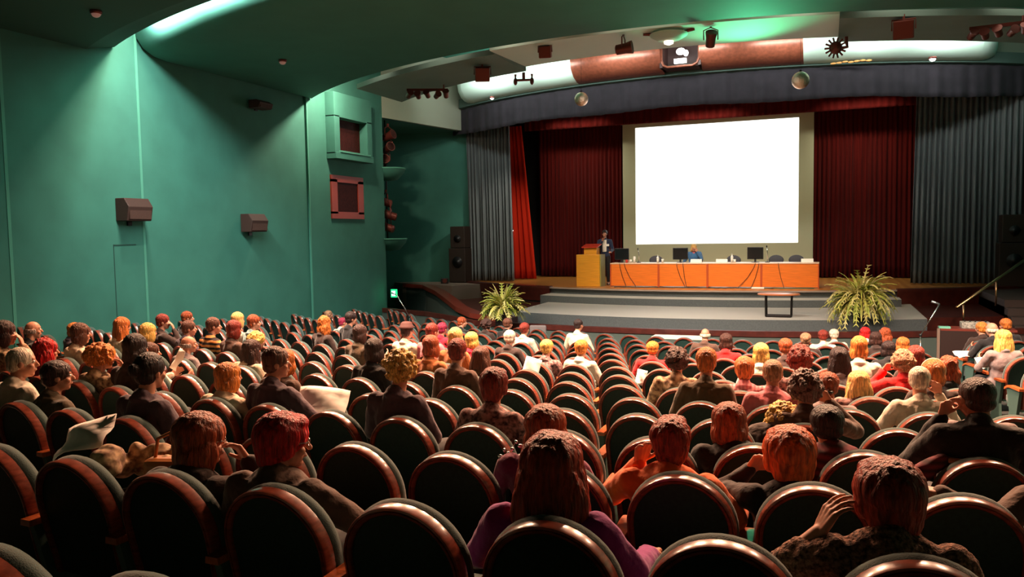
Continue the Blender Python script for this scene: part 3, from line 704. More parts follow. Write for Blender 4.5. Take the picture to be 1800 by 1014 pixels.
# microphone stands
def mic_stand(label, loc, rz, h, lean):
    t = thing('microphone_stand', label, 'microphone stand', loc, rz, 'audience microphone stands')
    MB().tube([(0, 0, .06), (0, 0, h*.62)], .014, 8).build('pole', chrome, t, True)
    for k in range(3):
        a = k*2*pi/3; MB().tube([(0, 0, .16), (cos(a)*.26, sin(a)*.26, .015)], .012, 6).build('leg', black_m, t)
    MB().tube([(0, 0, h*.62), (-lean, 0, h)], .012, 8).build('boom', chrome, t, True)
    MB().tube([(-lean, 0, h), (-lean-.14, 0, h+.05)], [.014, .026], 8).build('microphone', mat('mic_grey', (.35, .36, .38), .3, metal=.8), t, True)
    MB().ell((0, 0, h*.62), (.03, .03, .03)).build('clutch', black, t)
mic_stand('microphone stand in the aisle near the side wall', (-10.35, 18.6, 0), .2, 1.55, .35)
mic_stand('microphone stand with a boom in the aisle by the brown partition', (1.75, 17.3, 0), 0, 1.62, -.32)
t = thing('control_desk', 'tall dark brown partition with a cluttered red-brown ledge at the aisle', 'desk', (2.62, 17.5, 0))
MB().box((-.5, 0, 0), (.75, .06, 1.08)).build('front_panel', mat('very_dark_wood', (.022, .008, .006), .5), t)
MB().box((-.5, 0, 1.08), (.8, .5, 1.12)).build('ledge', mat('red_ledge', (.16, .03, .02), .35), t)
MB().box((-.56, -.01, 0), (-.51, .05, 1.12)).build('post', mat('brown_post', (.18, .12, .09), .5), t)
t = thing('mixing_box', 'small cluttered mixing console on the brown partition ledge', 'mixer', (2.75, 17.75, 1.12))
MB().box((-.25, -.15, 0), (.25, .15, .12)).build('console', mat('pale_console', (.30, .28, .24), .5, noise_amt=.5, noise_scale=25), t, bevel=.01)
for k in range(5): MB().lathe([(.015, .12), (.012, .15)], 8, (-.18+.09*k, 0, 0)).build('knob', black, t)
tag(MB().box((-.1, -.08, 0), (.1, .08, .03)).build('green_folder', mat('pale_green_card', (.15, .45, .33), .6), loc=(2.2, 17.62, 1.12)), 'pale green folder on the corner of the brown partition', 'folder')

# ------------------------------------------------------------------ figures
def remesh(mb, name, voxel, smooth=4, disp=None):
    me = mb.mesh(name+'_src'); o = bpy.data.objects.new(name+'_src', me); COL.objects.link(o)
    r = o.modifiers.new('r', 'REMESH'); r.mode = 'VOXEL'; r.voxel_size = voxel; r.use_smooth_shade = True
    if smooth:
        s = o.modifiers.new('s', 'SMOOTH'); s.factor = .5; s.iterations = smooth
    dg = bpy.context.evaluated_depsgraph_get(); dg.update()
    out = bpy.data.meshes.new_from_object(o.evaluated_get(dg), depsgraph=dg); out.name = name
    bpy.data.objects.remove(o); bpy.data.meshes.remove(me)
    if disp:
        out.update(); ns = [v.normal.copy() for v in out.vertices]
        for v, n_ in zip(out.vertices, ns): v.co += n_*disp(v.co)
    out.polygons.foreach_set('use_smooth', [True]*len(out.polygons))
    return out
def mesh_obj(name, me, m, parent=None, loc=None, rot=None, scale=None):
    o = bpy.data.objects.new(name, me); COL.objects.link(o)
    if not me.materials: me.materials.append(m)
    if me.materials[0] != m:
        o.material_slots[0].link = 'OBJECT'; o.material_slots[0].material = m
    if parent is not None: o.parent = parent
    if loc is not None: o.location = loc
    if rot is not None: o.rotation_euler = rot
    if scale is not None: o.scale = scale
    return o
skin_m = mat('skin', (.52, .23, .145), .5, spec=.35, noise_amt=.06, noise_scale=30)
eye_w = mat('eye_white', (.8, .75, .7), .3); eye_d = mat('eye_iris', (.03, .02, .015), .2)
def hand(mb, wr, d, s, curl, side, k=1.0):
    """palm with four unequal curled fingers and a thumb leaving the side near the wrist"""
    d = Vector(d).normalized(); n = Vector(s).normalized(); n = (n-d*n.dot(d)).normalized(); a = d.cross(n)*side
    wr = Vector(wr)
    for q, (L, off) in enumerate(((.072, -1.5), (.080, -.5), (.074, .5), (.058, 1.5))):
        kn = wr + d*(.088-.004*abs(off))*k + a*off*.0225*k; sp = a*off*.035
        mb.cap(wr + a*off*.010*k, kn, .016*k, .0115*k, 8)
        p = kn; dd = d.copy()
        for j, f in enumerate((.48, .30, .24)):
            ang = curl*(.55+.5*j)+.06*q; e = (d*cos(ang)+n*sin(ang)+sp).normalized()
            p2 = p + e*L*f*k; mb.cap(p, p2, (.0092-.0008*j)*k, (.0086-.0009*j)*k, 8); p = p2
    b = wr + d*.028*k - a*.026*k; t1 = b + (d*.62 - a*.55 + n*.45).normalized()*.042*k; t2 = t1 + (d*.85 - a*.1 + n*.5).normalized()*.034*k
    mb.cap(wr+d*.01*k, b, .015*k, .013*k, 8); mb.cap(b, t1, .013*k, .011*k, 8); mb.cap(t1, t2, .0105*k, .009*k, 8)
ARMS = {  # elbow, wrist, hand direction, palm normal, curl (given for the right side, x>0)
    'lap': ((.255, .20, .745), (.12, .43, .665), (-.45, .85, -.1), (0, -.2, -1), .5),
    'rest': ((.285, .20, .76), (.29, .46, .70), (-.1, 1, -.15), (0, 0, -1), .45),
    'face': ((.255, .37, .82), (.125, .30, 1.06), (-.35, -.12, 1), (-.6, -.6, .1), .75),
    'cheek': ((.34, .33, .86), (.17, .30, 1.075), (-.55, -.1, .75), (-.6, -.7, 0), .8),
    'ear': ((.34, .16, .84), (.205, .13, 1.075), (-.40, .08, .9), (-.9, .35, -.2), .62),
    'wide': ((.36, .20, .80), (.47, .40, .70), (.45, .8, -.2), (0, 0, -1), .5),
    'high': ((.30, .26, .80), (.150, .23, 1.06), (-.25, -.1, 1), (-.5, -.6, -.2), .7),
    'read': ((.26, .28, .76), (.15, .52, .84), (-.15, .8, .5), (-.7, 0, .3), .7),
    'back': ((.33, .02, .86), (.50, .06, .96), (1, .1, .1), (0, 0, -1), .4),
}
def joints(pl='lap', pr='lap', lx=0.0, ly=0.0, lz=0.0, hx=0.0, hy=0.0, hz=0.0):
    J = dict(kind='sit', hip=.53, lx=lx, ly=ly, lz=lz, hc=(lx+hx, .195+ly+hy, 1.185+lz+hz))
    J['arms'] = []
    for sgn, key in ((-1, pl), (1, pr)):
        e, w_, d, n_, c = ARMS[key]
        f = .9
        mv = Vector((lx*f, ly*f, lz*f))
        hand_mv = Vector((lx+hx, ly+hy, lz+hz)) if key in ('face', 'cheek', 'ear', 'high') else mv*.4
        J['arms'].append((Vector((sgn*.172, .135, .985))+mv, Vector((sgn*e[0], e[1], e[2]))+mv*.6, Vector((sgn*w_[0], w_[1], w_[2]))+hand_mv, (sgn*d[0], d[1], d[2]), (sgn*n_[0], n_[1], n_[2]), c, sgn))
    return J
def torso(mb, J, g=0.0, wide=1.0):
    lx, ly, lz = J['lx'], J['ly'], J['lz']; s = wide
    if J['kind'] == 'sit':
        mb.ell((0, .24, .56), (.175*s+g, .14+g, .12+g)); mb.ell((lx*.35, .19+ly*.35, .72+lz*.4), (.148*s+g, .115*s+g, .17+g))
        mb.ell((lx*.75, .155+ly*.75, .89+lz*.8), (.168*s+g, .115*s+g, .17+g))
        mb.cap((lx-.135*s, .135+ly, .98+lz), (lx+.135*s, .135+ly, .98+lz), .058+g, .058+g, 12)
        mb.ell((lx, .135+ly, .99+lz), (.12*s+g, .07+g, .075+g))
    else:
        mb.ell((0, 0, .95), (.16*s+g, .11+g, .13+g)); mb.ell((0, 0, 1.12), (.14*s+g, .10+g, .17+g)); mb.ell((0, 0, 1.30), (.165*s+g, .11+g, .17+g))
        mb.cap((-.145*s, 0, 1.42), (.145*s, 0, 1.42), .06+g, .06+g, 12); mb.ell((0, 0, 1.43), (.12*s+g, .07+g, .07+g))
def legs(mb, J, g=0.0, feet=True, low=0.0):
    for s in (-1, 1):
        if J['kind'] == 'sit':
            mb.cap((s*.09, .25, .545), (s*.115, .66, .52), .085+g, .062+g, 12); mb.cap((s*.115, .66, .51), (s*.115, .64, .11+low), .06+g, .042+g, 12)
            if feet: mb.cap((s*.115, .63, .06), (s*.125, .80, .04), .042, .034, 10)
        else:
            mb.cap((s*.085, 0, .90), (s*.10, .02, .50), .088+g, .062+g, 12); mb.cap((s*.10, .02, .50), (s*.105, -.01, .10+low), .06+g, .042+g, 12)
            if feet: mb.cap((s*.105, -.02, .05), (s*.115, .15, .04), .042, .034, 10)
def body_mesh(J, yaw, pitch, detail, wide=1.0):
    mb = MB(); torso(mb, J, 0, wide); legs(mb, J)
    hc = Vector(J['hc']); nb = Vector((J['lx'], .135+J['ly'], 1.0+J['lz'])) if J['kind'] == 'sit' else Vector((0, 0, 1.44))
    R = (Matrix.Rotation(yaw, 4, 'Z') @ Matrix.Rotation(pitch, 4, 'X')).to_3x3()
    mb.cap(nb, hc + R @ Vector((0, -.025, -.06)), .056, .052, 12)
    for sh, el, wr, d, n_, c, sg in J['arms']:
        mb.cap(sh, el, .050, .040, 12); mb.cap(el, wr, .040, .027, 12)
        hand(mb, wr, d, n_, c, sg)
    H = MB()
    H.ell((0, -.005, .02), (.074, .092, .090)); H.ell((0, .022, -.045), (.056, .062, .066)); H.ell((0, .052, -.088), (.030, .026, .022))
    H.cap((0, .082, .012), (0, .104, -.028), .009, .013, 8); H.ell((0, .083, -.058), (.024, .012, .010)); H.ell((0, .072, .030), (.055, .016, .013))
    for s in (-1, 1):
        H.ell((s*.076, -.008, -.008), (.010, .020, .031)); H.ell((s*.040, .058, -.030), (.022, .022, .022))
    Mx = Matrix.Translation(hc) @ R.to_4x4()
    mb.add(H.v, H.f, Mx)
    me = remesh(mb, 'person_body', detail, 3 if detail < .009 else 2)
    me.materials.append(skin_m)
    if detail < .012:   # eyes belong to the same body mesh
        E_ = MB()
        for s in (-1, 1): E_.ell((s*.031, .074, .006), (.0125, .0125, .0105), None, 10, 8)
        nE = len(E_.f)
        for s in (-1, 1): E_.ell((s*.031, .0835, .006), (.006, .004, .006), None, 8, 6)
        em = MB(); em.add(E_.v, E_.f, Mx); e2 = em.mesh('e')
        bm = bmesh.new(); bm.from_mesh(me); n0 = len(bm.faces); bm.from_mesh(e2)
        bm.faces.ensure_lookup_table()
        for i, f in enumerate(bm.faces):
            if i >= n0: f.material_index = 1 if i < n0+nE else 2; f.smooth = True
        bm.to_mesh(me); bm.free(); bpy.data.meshes.remove(e2)
        me.materials.append(eye_w); me.materials.append(eye_d)
    return me
def top_mesh(J, detail, wide=1.0, collar=0.0, g=.014, wool=0.0):
    mb = MB(); torso(mb, J, g, wide)
    nb = Vector((J['lx'], .135+J['ly'], 1.0+J['lz'])) if J['kind'] == 'sit' else Vector((0, 0, 1.44))
    mb.cap(nb, nb+Vector((0, -.012, .045+collar)), .074, .066+collar*.2, 14)
    ring = [nb+Vector((.072*cos(a), .068*sin(a)-.008, .030+collar+.018*sin(a+pi))) for a in [2*pi*k/16 for k in range(17)]]
    mb.tube(ring, .016, 8, False)
    for sh, el, wr, d, n_, c, sg in J['arms']:
        w2 = wr - (wr-el)*(.42 if abs(c-.62) < 1e-6 else .04)
        mb.cap(sh, el, .052+g, .043+g, 12); mb.cap(el, w2, .043+g, .030+g*.9, 12)
    def dsp(p):
        f = .009*noise.noise(p*9)+.006*noise.noise(Vector((p.x*22, p.y*22, p.z*9)))
        if wool: f += wool*noise.noise(p*55)
        return f
    return remesh(mb, 'clothing', max(detail, .008), 2, dsp)
def pants_mesh(J, detail):
    mb = MB(); legs(mb, J, .012, False, .03)
    if J['kind'] == 'sit': mb.ell((0, .25, .545), (.185, .155, .10))
    else: mb.ell((0, 0, .93), (.172, .125, .12))
    return remesh(mb, 'trousers', max(detail, .012), 2)

# hair, in head space (face towards +y)
def hair_mesh(style, detail):
    rnd = random.Random(len(style)*7+3); mb = MB(); amp = .004; fr = 26; st_ = 5.
    def base(k=1.0): mb.ell((0, -.014, .038), (.086*k, .100*k, .090*k)); mb.ell((0, -.045, -.015), (.073*k, .062*k, .062*k))
    if style == 'short': base()
    elif style == 'tuft':
        base(1.02); mb.ell((0, -.052, -.045), (.066, .045, .055)); mb.ell((.01, .03, .10), (.055, .05, .035)); amp = .006
    elif style == 'crop': mb.ell((0, -.016, .034), (.080, .093, .083)); mb.ell((0, -.045, -.02), (.070, .055, .05)); amp = .0015
    elif style == 'bob':
        base(1.04); mb.ell((0, -.052, -.05), (.088, .056, .075))
        for s in (-1, 1): mb.ell((s*.068, -.004, -.045), (.026, .058, .082))
    elif style == 'pixie':
        base(1.06); mb.ell((0, -.055, -.045), (.070, .048, .062)); mb.ell((0, -.065, .03), (.075, .055, .075)); mb.ell((0, .045, .085), (.065, .045, .032)); amp = .004
        for s in (-1, 1): mb.ell((s*.068, -.012, -.01), (.020, .045, .045))
    elif style == 'long':
        base(1.07); mb.ell((0, -.07, -.12), (.112, .055, .19)); mb.ell((0, -.078, -.25), (.10, .045, .11)); amp = .006; fr = 20; st_ = 8.
        for s in (-1, 1): mb.ell((s*.075, -.015, -.10), (.034, .06, .15)); mb.ell((s*.085, -.04, -.22), (.045, .05, .12))
    elif style == 'wavy':
        base(1.06); mb.ell((0, -.06, -.09), (.105, .06, .14)); amp = .012; fr = 22; st_ = 3.
        for s in (-1, 1): mb.ell((s*.075, -.01, -.07), (.032, .06, .12))
    elif style in ('curly', 'afro'):
        k = 1.10 if style == 'curly' else 1.28; base(k); amp = .006; fr = 40; st_ = 1.
        for q in range(90):
            a = rnd.uniform(0, 2*pi); e = rnd.uniform(-.9, 1.45)
            v = Vector((cos(a)*cos(e)*.088*k, sin(a)*cos(e)*.098*k-.02, sin(e)*.095*k+.025))
            if v.y > .045 and v.z < .075: continue
            r = rnd.uniform(.016, .028); mb.ell(v, (r, r, r), None, 8, 6)
    elif style == 'bun': base(1.0); mb.ell((0, -.115, .03), (.042, .040, .042)); amp = .003
    elif style == 'pony':
        base(1.0); mb.cap((0, -.10, -.01), (.0, -.125, -.06), .022, .034, 10); mb.cap((0, -.125, -.06), (0, -.11, -.19), .034, .016, 10); amp = .005
    elif style == 'rim':
        for q in range(15):
            a = pi*(-.06+1.12*q/14)+pi; mb.ell((cos(a)*.073, sin(a)*.086-.004, -.012), (.016, .016, .032), None, 8, 6)
        mb.ell((0, -.08, -.015), (.05, .018, .035)); amp = .001
    elif style == 'thin': mb.ell((0, -.012, .028), (.0775, .0925, .0865)); mb.ell((0, -.05, -.02), (.066, .050, .05)); amp = .0012
    def dsp(p):
        if p.y > .075 and amp > .004: return 0
        return amp*(noise.noise(Vector((p.x*fr*2.2, p.y*fr*2.2, p.z*fr*2.2/st_)))+.6*noise.noise(p*14)+.45*noise.noise(Vector((p.x*150, p.y*150, p.z*22))))
    return remesh(mb, 'hair', detail, 2, dsp)
HC = dict(dark=(.022, .010, .009), darkbrown=(.045, .016, .011), brown=(.11, .038, .02), darkred=(.20, .022, .012), red=(.55, .010, .010), auburn=(.32, .06, .016), flame=(.72, .11, .012), wine=(.36, .035, .012),
          orange=(.52, .14, .025), ginger=(.62, .19, .03), blonde=(.72, .40, .13), yellow=(.75, .42, .10), grey=(.36, .27, .23), white=(.72, .58, .44), tan=(.38, .19, .10), crimson=(.27, .016, .05), greybrown=(.22, .13, .11))
def hair_mat(c):
    n_ = 'hair_'+c
    if n_ in MATS: return MATS[n_]
    b = HC[c]
    return mat(n_, tuple(x*.45 for x in b), .45, spec=.4, col2=tuple(min(1, x*1.45) for x in b), noise_scale=9, stretch=(9, 9, 1.2), bump=.9, bump_scale=14)
TC = dict(black=(.012, .011, .012), dkbrown=(.035, .018, .014), mauve=(.085, .052, .068), brownj=(.10, .052, .036), beige=(.60, .52, .41), cream=(.72, .58, .42), white=(.80, .74, .66),
          orange=(.88, .15, .02), red=(.65, .012, .012), crimson=(.45, .01, .03), magenta=(.17, .012, .06), purple=(.24, .015, .17), pink=(.55, .15, .17), olive=(.07, .045, .02), grey=(.22, .17, .17),
          navy=(.02, .03, .07), bluegrey=(.25, .38, .36), tanj=(.10, .065, .035), blue=(.05, .14, .30), dkred=(.09, .012, .012), rust=(.40, .12, .03))
def top_mat(c):
    n_ = 'cloth_'+c
    if n_ in MATS: return MATS[n_]
    if c == 'stripe': return wave_mat(n_, (.015, .008, .008), (.62, .26, .07), 5.0, 'Z', .85, .6, sharp=True)
    if c == 'plaid': return wave_mat(n_, (.50, .12, .14), (.66, .26, .26), 9, 'X', .85, .3)
    if c == 'dkplaid': return wave_mat(n_, (.035, .008, .008), (.17, .02, .03), 7, 'Z', .85, 1.5)
    if c == 'speckle': return mat(n_, (.035, .016, .012), .95, col2=(.42, .21, .14), noise_scale=70, bump=.9, bump_scale=110)
    if c == 'pattern': return mat(n_, (.12, .05, .03), .85, col2=(.62, .42, .24), noise_scale=26)
    if c == 'dkpattern': return mat(n_, (.03, .012, .015), .85, col2=(.42, .22, .20), noise_scale=34)
    if c == 'ruffle': return mat(n_, (.55, .42, .34), .85, col2=(.80, .72, .60), noise_scale=24, bump=.8, bump_scale=30)
    return mat(n_, TC[c], .85, sheen=.2, spec=.25, noise_amt=.12, noise_scale=12, bump=.7, bump_scale=13)
pants_m = mat('dark_trousers', (.02, .018, .02), .85)
_cache = {}
def cached(key, fn):
    if key not in _cache: _cache[key] = fn()
    return _cache[key]
def person(label, loc, rotz, style, hair, top, pl='lap', pr='lap', yaw=0, pitch=0, lean=(0, 0, 0), head=(0, 0, 0), detail=.012, wide=1.0, scale=(1, 1, 1), wool=0, J=None, key=None):
    yr, pr_ = radians(yaw), radians(pitch)
    if J is None: J = joints(pl, pr, *lean, *head); key = (pl, pr, lean, head)
    key = key or id(J)
    me = cached(('b', key, yaw, pitch, detail, wide), lambda: body_mesh(J, yr, pr_, detail, wide))
    o = mesh_obj('person', me, me.materials[0], None, loc, (0, 0, rotz), scale)
    tag(o, label, 'person')
    tm = cached(('t', key, detail, wide, wool), lambda: top_mesh(J, detail, wide, .01, wool=wool))
    mesh_obj('shirt' if top in ('white', 'cream', 'orange', 'pink', 'plaid', 'red') else 'jacket', tm, top_mat(top), o)
    pm = cached(('p', J['kind'], round(detail, 3)), lambda: pants_mesh(J, detail))
    mesh_obj('trousers', pm, pants_m, o)
    if style:
        hm = cached(('h', style, detail < .009), lambda: hair_mesh(style, .006 if detail < .009 else .009))
        mesh_obj('hair', hm, hair_mat(hair), o, J['hc'], (pr_, 0, yr), (1.0, 1.0, .86) if style == 'afro' else (1.09, 1.05, 1.03))
    return o
def spectacles(o, hc, yaw, pitch=0):
    mb = MB()
    for s in (-1, 1):
        mb.tube([(s*.034+.021*cos(a), .094, .006+.017*sin(a)) for a in [2*pi*k/12 for k in range(13)]], .0016, 6, False)
        mb.tube([(s*.056, .092, .010), (s*.078, .05, .012), (s*.080, -.005, .008)], .0016, 6)
    mb.tube([(-.013, .095, .01), (.013, .095, .01)], .0016, 6)
    g = mb.build('glasses', chrome, o); g.location = hc; g.rotation_euler = (radians(pitch), 0, radians(yaw)); return g

TH0 = {0: -.1869, 1: -.1506, 2: -.124, 3: -.0989, 4: -.0776, 5: -.0588, 6: -.0399, 7: -.0248, 8: -.0111, 9: .0042, 10: .0149, 11: .0269, 12: .0378, 13: .0268, 14: .0399}
PITCHS = .58
def seat_pos(block, r, i):
    R = R0+DR*r
    if block == 'c': t = TH0[r]+i*PITCHS/R
    elif block == 'l': t = -asin((12.85+CX)/R)+i*PITCHS/R
    else: t = asin((2.55-CX)/R)+i*PITCHS/R
    return CX+R*sin(t), CY-R*cos(t), fz(r)+(.12 if block == 'r' else 0), t

# ------------------------------------------------------------------ theatre chairs
def outline(d, n=22):
    a, b, h0 = .25-d, .262-d, .335
    pts = [(-.236+d, .0), (-.246+d, .17)]
    for k in range(n+1):
        q = pi-pi*k/n; pts.append((a*cos(q), h0+b*sin(q)))
    return pts+[(.246-d, .17), (.236-d, .0)]
def bp3(x, h, n_): return (x, .125*(1-h/.6)+n_, .353+h)
def sweep_outline(prof, close=False, fill=None):
    rows = [[bp3(x, h, y) for x, h in outline(d)] for d, y in prof]
    mb = MB(); mb.grid(rows)
    if close:
        m = len(rows[0]); N = len(rows)
        mb.f += [((N-1)*m+k, (N-1)*m+k+1, k+1, k) for k in range(m-1)]
        mb.f.append(tuple(i*m for i in range(N))); mb.f.append(tuple(i*m+m-1 for i in range(N))[::-1])
    if fill: 
        m = len(rows[0])
        for i in fill: mb.f.append(tuple((i % len(rows))*m+k for k in range(m)))
    return mb
def make_chair():
    t = thing('theatre_chair', 'x', 'chair')
    bk = sweep_outline([(.004, .034), (-.006, .052), (-.006, .075), (.006, .098), (.03, .114), (.07, .120)], False, (0, -1)).build('backrest', chair_fab, t, True, angle=60)
    sweep_outline([(.0, .035), (.0, -.010), (.004, -.020), (.012, -.022), (.014, -.015), (.017, -.015), (.019, -.022), (.028, -.021), (.034, -.014), (.034, .01), (.034, .035)], True).build('back_rim', wood_rim, bk, True, angle=50)
    sweep_outline([(.032, -.004), (.032, .012)], False, (0, 1)).build('back_panel', back_board, bk)
    se = MB().box((-.235, .15, .35), (.235, .60, .47)).build('seat', chair_fab, t, bevel=.035)
    MB().box((-.22, .18, .31), (.22, .56, .352)).build('seat_pan', chair_side, se)
    a = MB()
    n = 9; rows = []
    for k in range(n):
        y = .0+.42*k/(n-1); z = .635-.05*(max(0, k-5)/3)**2
        rows.append([(.255, y, z-.03), (.258, y, z), (.322, y, z), (.325, y, z-.03)])
    a.grid(rows, True); a.f.append((0, 1, 2, 3)); a.f.append(tuple(len(a.v)-4+k for k in range(4)))
    a.build('armrest', wood_arm, t)
    MB().add([(x, y, z) for x in (.272, .308) for y, z in ((.06, 0), (.36, 0), (.30, .3), (.39, .60), (.03, .60), (.10, .3))], [(0, 1, 2, 3, 4, 5), (11, 10, 9, 8, 7, 6)] + [(i, (i+1) % 6, 6+(i+1) % 6, 6+i) for i in range(6)]).build('side_panel', chair_side, t)
    return t
def place_chairs(specs):
    proto = make_chair(); first = True
    la = None
    for (x, y, z, t, label, group, endl) in specs:
        if first: o = proto; o.location = (x, y, z); o.rotation_euler = (0, 0, t); first = False
        else: o = dup(proto, (x, y, z), t)
        o['label'] = label; o['group'] = group
        if endl:
            for ch in list(o.children):
                if ch.name.startswith(('armrest', 'side_panel')):
                    c = ch.copy(); COL.objects.link(c); c.parent = o; c.location = (-.58, 0, 0)

